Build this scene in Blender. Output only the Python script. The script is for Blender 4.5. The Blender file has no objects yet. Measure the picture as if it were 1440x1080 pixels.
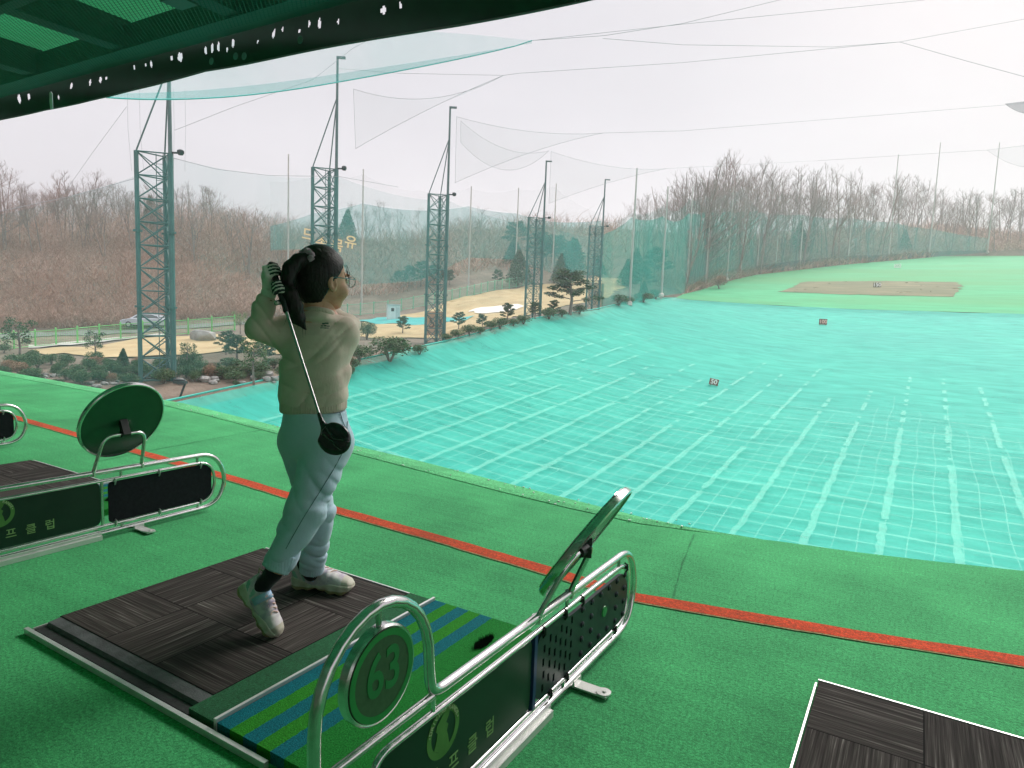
import bpy, bmesh, math, random
import numpy as np
from mathutils import Vector, Matrix, Euler
random.seed(7); RNG=np.random.default_rng(7)
SC=bpy.context.scene; COL=SC.collection
R=math.radians
# ------------------------------------------------------------------ camera
FPX,PITCH,ROLL,YAW=950.0,0.107849,0.0386828,0.5395653
CH=1.2
def _axes():
    cy,sy=math.cos(YAW),math.sin(YAW); cp,sp=math.cos(PITCH),math.sin(PITCH)
    fw=np.array([-sy*cp,cy*cp,-sp]); r0=np.array([cy,sy,0.0]); u0=np.cross(r0,fw)
    cr,sr=math.cos(ROLL),math.sin(ROLL)
    return cr*r0+sr*u0, -sr*r0+cr*u0, fw
CR,CU,CF=_axes()
RV=np.array([math.cos(YAW),math.sin(YAW),0.0]); FV=np.array([-math.sin(YAW),math.cos(YAW),0.0])
CAM=np.array([0,0,CH])
cam=bpy.data.cameras.new('camera'); camo=bpy.data.objects.new('camera',cam); COL.objects.link(camo)
cam.sensor_width=36; cam.lens=FPX/1440*36; cam.clip_end=2000; cam.clip_start=.02
m=Matrix.Identity(4)
for i in range(3):
    m[i][0]=CR[i]; m[i][1]=CU[i]; m[i][2]=-CF[i]; m[i][3]=CAM[i]
camo.matrix_world=m; SC.camera=camo
def ray(px,py): return CF+CR*(px-720)/FPX-CU*(py-540)/FPX
def P(px,py,D):
    d=ray(px,py); return CAM+d*(D/float(d@FV))
def G(px,py,z=0.0):
    d=ray(px,py); return CAM+d*((z-CH)/d[2])
def HZ(px): # horizon row at a column
    return 540+ (0 if 0 else 0) + FPX*(CF[2]+CR[2]*(px-720)/FPX)/CU[2]
# ------------------------------------------------------------------ scene settings
SC.render.engine='CYCLES'
cy=SC.cycles
cy.use_denoising=True
cy.max_bounces=8; cy.diffuse_bounces=4; cy.glossy_bounces=4; cy.transmission_bounces=4; cy.volume_bounces=1
cy.transparent_max_bounces=40
cy.caustics_reflective=False; cy.caustics_refractive=False
cy.sample_clamp_indirect=6
SC.view_settings.view_transform='Standard'; SC.view_settings.look='None'; SC.view_settings.gamma=1
SC.view_settings.exposure=0.8
# ------------------------------------------------------------------ materials
def new_mat(name):
    m=bpy.data.materials.new(name); m.use_nodes=True
    nt=m.node_tree; return m,nt,nt.nodes['Principled BSDF'],nt.nodes['Material Output']
def N(nt,t,**k):
    n=nt.nodes.new(t)
    for a,b in k.items(): setattr(n,a,b)
    return n
def coord(nt,kind='Object'):
    return N(nt,'ShaderNodeTexCoord').outputs[kind]
def noise(nt,vec,scale,detail=4,rough=.6,dist=0):
    n=N(nt,'ShaderNodeTexNoise'); n.inputs['Scale'].default_value=scale; n.inputs['Detail'].default_value=detail
    n.inputs['Roughness'].default_value=rough; n.inputs['Distortion'].default_value=dist
    nt.links.new(vec,n.inputs['Vector']); return n
def ramp(nt,fac,stops):
    r=N(nt,'ShaderNodeValToRGB'); e=r.color_ramp.elements
    while len(e)<len(stops): e.new(.5)
    for el,(p,c) in zip(e,stops): el.position=p; el.color=(*c,1) if len(c)==3 else c
    nt.links.new(fac,r.inputs['Fac']); return r
def mapping(nt,vec,scale=(1,1,1),rot=(0,0,0)):
    n=N(nt,'ShaderNodeMapping'); n.inputs['Scale'].default_value=scale; n.inputs['Rotation'].default_value=rot
    nt.links.new(vec,n.inputs['Vector']); return n.outputs[0]
def bump(nt,bsdf,height,strength=.3,dist=.01):
    b=N(nt,'ShaderNodeBump'); b.inputs['Strength'].default_value=strength; b.inputs['Distance'].default_value=dist
    nt.links.new(height,b.inputs['Height']); nt.links.new(b.outputs[0],bsdf.inputs['Normal']); return b
def mixc(nt,fac,a,b,mode='MIX'):
    n=N(nt,'ShaderNodeMix',data_type='RGBA',blend_type=mode)
    for s,v in ((n.inputs[0],fac),(n.inputs[6],a),(n.inputs[7],b)):
        if hasattr(v,'is_output'): nt.links.new(v,s)
        elif isinstance(v,(int,float)): s.default_value=v
        else: s.default_value=(*v,1)
    return n.outputs[2]
def mat_noise(name,cols,scale=5,detail=5,rough=.8,metal=0,bumps=0,bscale=None,kind='Object',stretch=(1,1,1),spec=None,big=None,bdist=.01):
    """colour varies through noise over stops cols; big=(scale,col,amount) adds a second slow variation"""
    m,nt,b,o=new_mat(name)
    v=coord(nt,kind); 
    if stretch!=(1,1,1): v=mapping(nt,v,stretch)
    n=noise(nt,v,scale,detail)
    k=len(cols); r=ramp(nt,n.outputs['Fac'],[(.3+.4*i/max(1,k-1),c) for i,c in enumerate(cols)])
    c=r.outputs['Color']
    if big:
        n2=noise(nt,v,big[0],3); r2=ramp(nt,n2.outputs['Fac'],[(.4,(0,0,0)),(.65,(1,1,1))])
        mm=N(nt,'ShaderNodeMath',operation='MULTIPLY'); mm.inputs[1].default_value=big[2]; nt.links.new(r2.outputs['Color'],mm.inputs[0])
        c=mixc(nt,mm.outputs[0],c,big[1])
    nt.links.new(c,b.inputs['Base Color'])
    b.inputs['Roughness'].default_value=rough; b.inputs['Metallic'].default_value=metal
    if spec is not None: b.inputs['Specular IOR Level'].default_value=spec
    if bumps:
        n3=noise(nt,v,bscale or scale*3,4); bump(nt,b,n3.outputs['Fac'],bumps,bdist)
    return m
def mat_plain(name,col,rough=.5,metal=0,spec=None,var=.12):
    c2=tuple(min(1,x*(1+var)) for x in col); c1=tuple(x*(1-var) for x in col)
    return mat_noise(name,[c1,c2],9,3,rough,metal,spec=spec)
def mat_net(name,col,alpha,streak=0.0,scale=1.0):
    """a net too fine to resolve: a fraction alpha of the light is caught by the threads"""
    m=bpy.data.materials.new(name); m.use_nodes=True; nt=m.node_tree; nt.nodes.clear()
    o=N(nt,'ShaderNodeOutputMaterial'); t=N(nt,'ShaderNodeBsdfTransparent')
    d=N(nt,'ShaderNodeBsdfDiffuse'); tl=N(nt,'ShaderNodeBsdfTranslucent'); a=N(nt,'ShaderNodeAddShader')
    half=tuple(min(1,c) for c in col)
    mx0=N(nt,'ShaderNodeMixShader'); mx0.inputs[0].default_value=.5
    d.inputs[0].default_value=(*half,1); tl.inputs[0].default_value=(*half,1)
    nt.links.new(d.outputs[0],mx0.inputs[1]); nt.links.new(tl.outputs[0],mx0.inputs[2])
    mx=N(nt,'ShaderNodeMixShader')
    if streak:
        v=mapping(nt,coord(nt,'Object'),(scale,scale,scale*.12)); n=noise(nt,v,1.0,3)
        mr=N(nt,'ShaderNodeMapRange'); mr.inputs['From Min'].default_value=.35; mr.inputs['From Max'].default_value=.65
        mr.inputs['To Min'].default_value=alpha*(1-streak); mr.inputs['To Max'].default_value=alpha*(1+streak)
        nt.links.new(n.outputs['Fac'],mr.inputs['Value']); nt.links.new(mr.outputs[0],mx.inputs[0])
    else: mx.inputs[0].default_value=alpha
    nt.links.new(t.outputs[0],mx.inputs[1]); nt.links.new(mx0.outputs[0],mx.inputs[2]); nt.links.new(mx.outputs[0],o.inputs[0])
    return m
def mat_mesh_net(name,col,cell,line,extra=0.0,axes='XY'):
    """a net near enough to see its mesh: threads of width line*cell on a grid of cell metres in object space"""
    m=bpy.data.materials.new(name); m.use_nodes=True; nt=m.node_tree; nt.nodes.clear()
    o=N(nt,'ShaderNodeOutputMaterial'); t=N(nt,'ShaderNodeBsdfTransparent')
    d=N(nt,'ShaderNodeBsdfPrincipled'); d.inputs['Base Color'].default_value=(*col,1); d.inputs['Roughness'].default_value=.8
    sp=N(nt,'ShaderNodeSeparateXYZ'); nt.links.new(mapping(nt,coord(nt,'Object'),(1/cell,)*3,(0,0,R(45) if axes=='XY' else 0)),sp.inputs[0])
    outs=[]
    for ax in axes:
        f=N(nt,'ShaderNodeMath',operation='FRACT'); nt.links.new(sp.outputs[ax],f.inputs[0])
        l=N(nt,'ShaderNodeMath',operation='LESS_THAN'); l.inputs[1].default_value=line; nt.links.new(f.outputs[0],l.inputs[0]); outs.append(l.outputs[0])
    mxx=N(nt,'ShaderNodeMath',operation='MAXIMUM'); nt.links.new(outs[0],mxx.inputs[0]); nt.links.new(outs[1],mxx.inputs[1])
    ma=N(nt,'ShaderNodeMath',operation='MAXIMUM'); nt.links.new(mxx.outputs[0],ma.inputs[0]); ma.inputs[1].default_value=extra
    mx=N(nt,'ShaderNodeMixShader'); nt.links.new(ma.outputs[0],mx.inputs[0]); nt.links.new(t.outputs[0],mx.inputs[1]); nt.links.new(d.outputs[0],mx.inputs[2])
    nt.links.new(mx.outputs[0],o.inputs[0]); return m
# ------------------------------------------------------------------ objects
def tag(o,label=None,cat=None,group=None,kind=None):
    if label: o['label']=label
    if cat: o['category']=cat
    if group: o['group']=group
    if kind: o['kind']=kind
    return o
def thing(name,loc,label,cat,group=None,rz=0):
    o=bpy.data.objects.new(name,None); o.empty_display_size=.1; COL.objects.link(o)
    o.location=loc; o.rotation_euler=(0,0,rz); return tag(o,label,cat,group)
class MB:
    """collects shapes and links them as one mesh object"""
    def __init__(s): s.v=[]; s.f=[]; s.mi=[]; s.cur=0
    def add(s,vs,fs):
        b=len(s.v); s.v.extend([tuple(map(float,q)) for q in vs]); s.f.extend([[b+i for i in f] for f in fs]); s.mi.extend([s.cur]*len(fs)); return s
    def box(s,c,d,M=None,taper=1):
        x,y,z=[q/2 for q in d]; vs=[(sx*x*(taper if sz>0 else 1),sy*y*(taper if sz>0 else 1),sz*z) for sz in(-1,1) for sy in(-1,1) for sx in(-1,1)]
        if M is not None: vs=[tuple(M@Vector(q)) for q in vs]
        vs=[(q[0]+c[0],q[1]+c[1],q[2]+c[2]) for q in vs]
        return s.add(vs,[(0,2,3,1),(4,5,7,6),(0,1,5,4),(2,6,7,3),(0,4,6,2),(1,3,7,5)])
    def beam(s,p,q,w,h,up=(0,0,1)):
        p=Vector(p); q=Vector(q); d=(q-p); L=d.length; d/=L; u=Vector(up); sd=d.cross(u)
        if sd.length<1e-4: sd=d.cross(Vector((1,0,0)))
        sd.normalize(); u=sd.cross(d); vs=[]
        for e in (p,q):
            for a,b in((-1,-1),(1,-1),(1,1),(-1,1)): vs.append(e+sd*(a*w/2)+u*(b*h/2))
        return s.add(vs,[(3,2,1,0),(4,5,6,7),(0,1,5,4),(1,2,6,5),(2,3,7,6),(3,0,4,7)])
    def tube(s,pts,r,n=8,cap=True,closed=False):
        pts=[Vector(q) for q in pts]; k=len(pts)
        rs=r if hasattr(r,'__len__') else [r]*k
        tn=[]
        for i in range(k):
            a=pts[i-1] if (i>0 or closed) else pts[i]; b=pts[(i+1)%k] if (i<k-1 or closed) else pts[i]
            t=(b-a); tn.append(t.normalized() if t.length>1e-9 else Vector((0,0,1)))
        ref=Vector((0,0,1)) if abs(tn[0].z)<.9 else Vector((1,0,0))
        nrm=(ref-tn[0]*ref.dot(tn[0])).normalized(); vs=[]; fs=[]
        for i in range(k):
            if i: 
                nrm=nrm-tn[i]*nrm.dot(tn[i])
                nrm=nrm.normalized() if nrm.length>1e-6 else tn[i].orthogonal().normalized()
            bn=tn[i].cross(nrm)
            for j in range(n):
                an=2*math.pi*j/n; vs.append(pts[i]+(nrm*math.cos(an)+bn*math.sin(an))*rs[i])
        m_=k if closed else k-1
        for i in range(m_):
            for j in range(n):
                a=i*n+j; b=i*n+(j+1)%n; c=((i+1)%k)*n+(j+1)%n; d=((i+1)%k)*n+j; fs.append((a,b,c,d))
        if cap and not closed:
            fs.append(tuple(range(n-1,-1,-1))); fs.append(tuple((k-1)*n+j for j in range(n)))
        return s.add(vs,fs)
    def lathe(s,c,prof,n=24,M=None):
        vs=[];fs=[]
        for r,z in prof:
            for j in range(n):
                a=2*math.pi*j/n; q=Vector((r*math.cos(a),r*math.sin(a),z)); q=M@q if M is not None else q; vs.append((q[0]+c[0],q[1]+c[1],q[2]+c[2]))
        for i in range(len(prof)-1):
            for j in range(n): fs.append((i*n+j,i*n+(j+1)%n,(i+1)*n+(j+1)%n,(i+1)*n+j))
        fs.append(tuple(range(n-1,-1,-1))); fs.append(tuple((len(prof)-1)*n+j for j in range(n)))
        return s.add(vs,fs)
    def prism(s,poly,ax,lo,hi):
        """polygon in the two axes other than ax, extruded along ax"""
        n=len(poly); vs=[]
        for t in (lo,hi):
            for a,b in poly: vs.append((t,a,b) if ax==0 else (a,t,b) if ax==1 else (a,b,t))
        fs=[tuple(range(n)),tuple(range(2*n-1,n-1,-1))]+[(i,i+n,(i+1)%n+n,(i+1)%n) for i in range(n)]
        return s.add(vs,fs)
    def build(s,name,mats,parent=None,smooth=False,kind=None,label=None,cat=None,group=None,loc=None,fix=True):
        me=bpy.data.meshes.new(name); me.from_pydata(s.v,[],s.f); 
        for m_ in (mats if isinstance(mats,(list,tuple)) else [mats]): me.materials.append(m_)
        if any(s.mi): me.polygons.foreach_set('material_index',s.mi)
        if fix:
            bm=bmesh.new(); bm.from_mesh(me); bmesh.ops.recalc_face_normals(bm,faces=bm.faces); bm.to_mesh(me); bm.free()
        if smooth: smooth_by_angle(me, smooth if not isinstance(smooth,bool) else 40)
        return link(name,me,parent,kind,label,cat,group,loc)
def smooth_by_angle(me,deg):
    me.polygons.foreach_set('use_smooth',[True]*len(me.polygons))
    if deg<179: me.set_sharp_from_angle(angle=R(deg))
def link(name,me,parent=None,kind=None,label=None,cat=None,group=None,loc=None):
    o=bpy.data.objects.new(name,me); COL.objects.link(o)
    if parent is not None: o.parent=parent
    if loc is not None: o.location=loc
    return tag(o,label,cat,group,kind)
def children(o): return [c for c in bpy.data.objects if c.parent==o]
def copy_tree(o,parent=None,**kw):
    c=o.copy(); COL.objects.link(c)
    if parent is not None: c.parent=parent
    for ch in list(o.children): copy_tree(ch,c)
    return c
def text_mesh(body,size,extrude=.0,bevel=0,align='CENTER'):
    c=bpy.data.curves.new('lettering','FONT'); c.body=body; c.size=size; c.extrude=extrude; c.align_x=align; c.align_y='CENTER'; c.offset=bevel
    o=bpy.data.objects.new('lettering',c); COL.objects.link(o)
    me=bpy.data.meshes.new_from_object(o.evaluated_get(bpy.context.evaluated_depsgraph_get()))
    bpy.data.objects.remove(o); bpy.data.curves.remove(c); me.materials.clear(); return me
def text_obj(name,body,size,M,mat,parent=None,extrude=.002,bevel=0):
    me=text_mesh(body,size,extrude,bevel); me.transform(M); me.materials.append(mat); return link(name,me,parent)
def basis(o,x,y,z):
    M=Matrix.Identity(4)
    for i in range(3): M[i][0]=x[i]; M[i][1]=y[i]; M[i][2]=z[i]; M[i][3]=o[i]
    return M
def rounded(pts,r,n=6,closed=False):
    """polyline with its corners rounded"""
    pts=[Vector(p) for p in pts]; out=[]; k=len(pts)
    for i,p in enumerate(pts):
        if not closed and i in(0,k-1): out.append(p); continue
        a=pts[i-1]; b=pts[(i+1)%k]; ri=r[i] if hasattr(r,'__len__') else r
        da=(a-p); db=(b-p); ra=min(ri,da.length*.49); rb=min(ri,db.length*.49)
        p0=p+da.normalized()*ra; p1=p+db.normalized()*rb
        for j in range(n+1):
            t=j/n; out.append(p0*(1-t)**2+p*2*t*(1-t)+p1*t*t)
    return out
# ------------------------------------------------------------------ sky and light
SUN_EL,SUN_AZ=38.0,8.0       # azimuth to the right of +Y
w=bpy.data.worlds.new('World'); SC.world=w; w.use_nodes=True; nt=w.node_tree; bg=nt.nodes['Background']
sky=N(nt,'ShaderNodeTexSky',sky_type='NISHITA'); sky.sun_disc=False; sky.sun_elevation=R(SUN_EL); sky.sun_rotation=R(SUN_AZ); sky.dust_density=3
g=coord(nt,'Generated'); sp=N(nt,'ShaderNodeSeparateXYZ'); nt.links.new(g,sp.inputs[0])
# overcast: a bright even layer, brighter towards the zenith as a real overcast sky is
rz=ramp(nt,sp.outputs['Z'],[(0,(.80,.765,.80)),(.16,(.85,.815,.85)),(.44,(.835,.805,.84)),(.62,(1,.98,1))])
mr=N(nt,'ShaderNodeMapRange',interpolation_type='SMOOTHSTEP'); mr.inputs['From Min'].default_value=.44; mr.inputs['From Max'].default_value=.64; mr.inputs['To Min'].default_value=5.1; mr.inputs['To Max'].default_value=15
nt.links.new(sp.outputs['Z'],mr.inputs['Value'])
cn=noise(nt,mapping(nt,g,(1,1,2.6)),2.2,5,.55); cr=ramp(nt,cn.outputs['Fac'],[(.3,(.93,.925,.935)),(.7,(1.03,1.025,1.03))])
c1=mixc(nt,1.0,rz.outputs['Color'],cr.outputs['Color'],'MULTIPLY')
vm=N(nt,'ShaderNodeVectorMath',operation='SCALE'); nt.links.new(c1,vm.inputs[0]); nt.links.new(mr.outputs[0],vm.inputs['Scale'])
mx=mixc(nt,.92,sky.outputs[0],vm.outputs[0]); nt.links.new(mx,bg.inputs['Color']); bg.inputs['Strength'].default_value=.1
sl=bpy.data.lights.new('sun','SUN'); sl.energy=1.5; sl.angle=R(22); sl.color=(1,.97,.92)
so=bpy.data.objects.new('sun',sl); COL.objects.link(so)
sd=Vector((math.sin(R(SUN_AZ))*math.cos(R(SUN_EL)),math.cos(R(SUN_AZ))*math.cos(R(SUN_EL)),math.sin(R(SUN_EL))))
so.rotation_euler=sd.to_track_quat('Z','Y').to_euler(); so.location=(0,0,60)
# ------------------------------------------------------------------ terrain
YK=[-40,45,91,108,137,260]; ZK=[-11.0,-3.3,.9,3.3,7.6,24.7]
EY=[-10,18,29,38.5,51,64,83,108,140]; EZ=[-6.2,-3.3,-2.1,-1.05,.65,1.7,3.4,4.3,8.0]
def xl(y): return np.interp(y,[0,64,108],[-28,-28.6,-34.4])
def S(x,y):
    x=np.asarray(x,float); y=np.asarray(y,float)
    b=np.interp(y,YK,ZK); L=np.maximum(np.interp(y,EY,EZ)-b,0); L=L*np.clip((150-y)/42,0,1)
    e=xl(np.minimum(y,108)); t=np.clip((-x-7)/(-e-7),0,1); u=np.clip((-x+e+1.9)/1.9,0,1)
    return b+L*(.86*t**1.5+.14*u)
def march(px,py,fn,d0=6,d1=420,st=.25):
    d=ray(px,py); k=d/float(d@FV); D=np.arange(d0,d1,st); X=CAM[0]+k[0]*D; Y=CAM[1]+k[1]*D; Z=CAM[2]+k[2]*D
    h=Z-fn(X,Y); i=np.argmax(h<0)
    if h[i]>=0: return None
    return np.array([X[i],Y[i],float(fn(X[i],Y[i]))])
GBP=[(960,414),(1000,403),(1030,394),(1060,387),(1095,383),(1130,379),(1190,372),(1250,367),(1310,362)]
GB=[np.array([-34.4,108.0,4.2])]+[q for q in (march(px,py,S) for px,py in GBP) if q is not None]
GBX=[q[0] for q in GB]; GBY=[q[1] for q in GB]
for i in range(1,len(GBY)): GBY[i]=max(GBY[i],GBY[i-1]+.5)
YEND=GBY[-1]+6
def xg(y): return np.interp(y,GBY,GBX)
CP=[(30,535,32),(130,545,31),(300,541,33),(60,505,42),(180,505,42),(330,500,42),(85,491,49),(0,496,49),(170,481,52),(265,472,56),(330,467,60),(400,470,58),
 (60,476,60),(200,470,61),(330,460,66),(0,481,60),(50,466,68),(200,460,72),(350,451,76),(0,345,92),(100,350,94),(200,346,100),(330,345,106),(0,338,128),(100,340,132),(200,337,138),(330,338,145),(100,405,80),(250,400,85),
 (455,500,42.9),(612,487,52.5),(752,446,62.6),(838,434,72),(500,465,60),(470,448,84),(560,447,84),(640,455,78),(640,418,104),(560,430,97),(690,425,92),(740,403,112),(800,408,112),(850,398,122),(880,412,100),
 (420,430,100),(470,400,110),(500,345,140),(420,342,125),(640,385,118),(640,330,165),(760,380,125),(760,325,175),(860,375,150),(860,325,200),(930,398,132),(900,410,108)]
TP=[P(*c) for c in CP]
TP+=[np.array([-29.5,y,float(np.interp(y,EY,EZ))-.25]) for y in (-8,5,18,29,38,51,58)]
TP+=[np.array([q[0]-1,q[1]+.5,q[2]-.1]) for q in GB]
_gd=[(px,float((q-CAM)@FV)) for (px,py),q in zip(GBP,GB[1:])]
_e=march(1440,364.5,S); _gd.append((1440,float((_e-CAM)@FV) if _e is not None else _gd[-1][1]))
def DB(px): return float(np.interp(px,[g[0] for g in _gd],[g[1] for g in _gd]))
TP+=[P(px,py,DB(px)*k) for px,py,k in [(1000,385,1.06),(1000,350,1.25),(1060,372,1.06),(1060,340,1.3),(1150,362,1.06),(1150,325,1.3),(1240,352,1.06),(1240,324,1.3),(1320,346,1.08),(1320,326,1.32),(1440,357,1.04),(1440,346,1.12),(1440,336,1.35)]]
TP+=[np.array(q) for q in [(-60,-20,-5),(-110,-20,-4),(-160,40,8),(-120,110,10),(-200,150,14),(-100,250,24),(0,330,34),(60,330,36),(100,250,27),(90,300,33),(-250,60,12),(-250,300,25),(120,380,38)]]
TP=np.array(TP)
def _tp(r2): return np.where(r2>1e-9,.5*r2*np.log(np.maximum(r2,1e-9)),0)
def _fit():
    X=TP[:,:2]/50; n=len(X); r2=((X[:,None]-X[None])**2).sum(-1); K=_tp(r2)+np.eye(n)*.004
    Q=np.c_[np.ones(n),X]; A=np.block([[K,Q],[Q.T,np.zeros((3,3))]]); return np.linalg.solve(A,np.r_[TP[:,2],0,0,0])
TW=_fit()
def T(x,y):
    x=np.atleast_1d(np.asarray(x,float)); y=np.atleast_1d(np.asarray(y,float)); sh=x.shape
    q=np.c_[x.ravel(),y.ravel()]/50; X=TP[:,:2]/50; out=np.empty(len(q))
    for i in range(0,len(q),20000):
        r2=((q[i:i+20000,None]-X[None])**2).sum(-1); out[i:i+20000]=_tp(r2)@TW[:len(X)]+TW[len(X)]+q[i:i+20000]@TW[len(X)+1:]
    x_,y_=q[:,0]*50,q[:,1]*50; out=out+np.sin(x_*.9+np.sin(y_*.7))*np.cos(y_*.8)*.12+.25*np.sin(x_*.21+1)*np.sin(y_*.17)
    return out.reshape(sh)
def inrange(x,y): return np.where(y<108,x>xl(y)-.1,(x>xg(y))&(y<YEND))
def TT(x,y): return np.where(inrange(np.asarray(x),np.asarray(y)),S(x,y),T(x,y)) if np.ndim(x) else (float(S(x,y)) if inrange(x,y) else float(T(x,y)[0]))
def hit(px,py,d0=12): return march(px,py,lambda X,Y:np.where(inrange(X,Y),S(X,Y),T(X,Y)),d0)
def gridmesh(name,xs,ys,zf,mats,keep=None,**k):
    X,Y=np.meshgrid(xs,ys); Z=zf(X,Y); nx=len(xs); V=np.c_[X.ravel(),Y.ravel(),Z.ravel()]
    F=[]
    for j in range(len(ys)-1):
        for i in range(nx-1):
            if keep is None or keep((xs[i]+xs[i+1])/2,(ys[j]+ys[j+1])/2): F.append((j*nx+i,j*nx+i+1,(j+1)*nx+i+1,(j+1)*nx+i))
    me=bpy.data.meshes.new(name); me.from_pydata(V.tolist(),[],F); me.materials.append(mats); me.polygons.foreach_set('use_smooth',[True]*len(F))
    if keep is not None:
        bm=bmesh.new(); bm.from_mesh(me); bmesh.ops.delete(bm,geom=[v for v in bm.verts if not v.link_faces],context='VERTS'); bm.to_mesh(me); bm.free()
    return link(name,me,**k)
M_ground=mat_noise('soil_and_leaf_litter',[(.085,.062,.045),(.15,.11,.08),(.22,.165,.125)],.5,8,.95,bumps=.6,bscale=2.5,big=(.06,(.10,.10,.055),.55),bdist=.2)
xs=np.unique(np.r_[np.linspace(-260,-120,36),np.linspace(-120,-34,60),np.linspace(-34,-26,17),np.linspace(-26,60,40),np.linspace(60,140,14)])
ys=np.unique(np.r_[np.linspace(-40,10,18),np.linspace(10,110,84),np.linspace(110,250,75),np.linspace(250,420,22)])
def gz(X,Y):
    return np.where(inrange(X,Y),S(X,Y)-1.1,T(X,Y))
gridmesh('ground',xs,ys,gz,M_ground,kind='structure')
# ---------------- range: floor, net, turf
M_floor=mat_noise('range_floor',[(.02,.21,.17),(.045,.34,.27)],.9,6,.9)
fx=np.unique(np.r_[np.linspace(-34.4,-26,18),np.linspace(-26,45,48)]); fy=np.linspace(2.6,108,86)
gridmesh('range_floor',fx,fy,lambda X,Y:S(X,Y)-.45,M_floor,keep=lambda x,y:x>xl(y),kind='structure')
def net_floor_mat():
    m=bpy.data.materials.new('cyan_floor_net'); m.use_nodes=True; nt=m.node_tree; b=nt.nodes['Principled BSDF']; o=nt.nodes['Material Output']
    v=coord(nt,'Object'); n1=noise(nt,mapping(nt,v,(.35,.9,0),(0,0,R(-10))),1.1,6,.62,.6); n2=noise(nt,v,.07,3)
    wv=N(nt,'ShaderNodeTexWave',wave_type='BANDS',bands_direction='Y'); wv.inputs['Scale'].default_value=.55; wv.inputs['Distortion'].default_value=9; wv.inputs['Detail'].default_value=4; wv.inputs['Detail Scale'].default_value=.6
    nt.links.new(mapping(nt,v,(.5,1,0)),wv.inputs['Vector'])
    r1=ramp(nt,n1.outputs['Fac'],[(.28,(.020,.40,.30)),(.5,(.034,.465,.35)),(.75,(.062,.53,.405))])
    r2=ramp(nt,wv.outputs['Fac'],[(.0,(.96,.96,.96)),(1,(1.03,1.03,1.03))]); r3=ramp(nt,n2.outputs['Fac'],[(.35,(.86,.9,.92)),(.65,(1.06,1.04,1.02))])
    c=mixc(nt,1.0,mixc(nt,1.0,r1.outputs['Color'],r2.outputs['Color'],'MULTIPLY'),r3.outputs['Color'],'MULTIPLY')
    nt.links.new(c,b.inputs['Base Color']); b.inputs['Roughness'].default_value=.75; b.inputs['Specular IOR Level'].default_value=.25
    bump(nt,b,n1.outputs['Fac'],.04,.06)
    ra=ramp(nt,n1.outputs['Fac'],[(.3,(.53,)*3),(.7,(.64,)*3)])
    t=N(nt,'ShaderNodeBsdfTransparent'); mx=N(nt,'ShaderNodeMixShader'); nt.links.new(ra.outputs['Color'],mx.inputs[0]); nt.links.new(t.outputs[0],mx.inputs[1]); nt.links.new(b.outputs[0],mx.inputs[2]); nt.links.new(mx.outputs[0],o.inputs[0]); return m
def nz(X,Y): return S(X,Y)+.05*np.sin(X*.55+1.3*np.sin(Y*.21))*np.sin(Y*.5+.6*np.sin(X*.3))*np.where(X<xl(Y)+1,0,1)
fy2=np.linspace(2.4,108,150)
net=gridmesh('range_floor_net',fx,fy2,nz,net_floor_mat(),keep=lambda x,y:x>xl(y)); tag(net,'huge cyan green net stretched over the floor of the driving range','floor net')
M_pale=mat_plain('pale_strap',(.40,.68,.55),.7)
M_border=mat_plain('net_border_rope',(.05,.42,.34),.8)
mb=MB(); rb=random.Random(3)
def band(pts,wf,z0):
    V=[]
    for i,(x,y) in enumerate(pts):
        a=pts[max(0,i-1)]; c=pts[min(len(pts)-1,i+1)]; dx,dy=c[0]-a[0],c[1]-a[1]; l=math.hypot(dx,dy); w_=wf()/2; nx,ny=-dy/l*w_,dx/l*w_
        V+=[(x+nx,y+ny,float(S(x+nx,y+ny))-z0),(x-nx,y-ny,float(S(x-nx,y-ny))-z0)]
    mb.add(V,[(2*i,2*i+2,2*i+3,2*i+1) for i in range(len(pts)-1)])
for i,x in enumerate(np.arange(-25.2,44,2.05)):        # broad pale walk boards running down range under the net
    yb=54+rb.uniform(-8,6) if x>-20 else 60
    pts=[(x+.004*y+rb.uniform(-.04,.04),y) for y in np.arange(2.7,yb,.42)]
    k=0
    while k<len(pts)-3:                                # in lengths, with small gaps
        far_=min(1,max(0,(pts[k][1]-24)/24)); n_=rb.randint(5,14) if rb.random()>far_ else rb.randint(1,3); band(pts[k:k+n_+1],lambda:.23+rb.uniform(-.05,.05),.26+rb.uniform(0,.05)); k+=n_+(1 if rb.random()<.25 else 0)+(rb.randint(1,4) if rb.random()<far_ else 0)
for i,x in enumerate(np.arange(-25.0,44,.68)):          # thin cords between them
    pts=[(x+.004*y+.05*math.sin(y*.8+i),y) for y in np.arange(2.7,40+rb.uniform(-8,10),.9)]; band(pts,lambda:.028+rb.uniform(-.006,.01),.12)
for j,y in enumerate(np.arange(3.0,44,1.02)):
    pts=[(x,y+.05*math.sin(x*1.1+j)+rb.uniform(-.02,.02)) for x in np.arange(-25.5,42,.6)]
    w_=.06 if j%3 else .16; band(pts,lambda:w_*rb.uniform(.6,1.3),.32)
    if j%2: pts=[(x,y+.5+.08*math.sin(x*.7+j)) for x in np.arange(-25.5,42,.9)]; band(pts,lambda:.032,.13)
mb.build('support_strap',M_pale,net,kind='stuff')
mb=MB(); pts=[(float(xl(y)),y,float(S(float(xl(y)),y))+.03) for y in np.linspace(2.4,108,60)]; mb.tube(pts,.05,6); mb.build('border_rope',M_border,net)
mb=MB()
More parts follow.
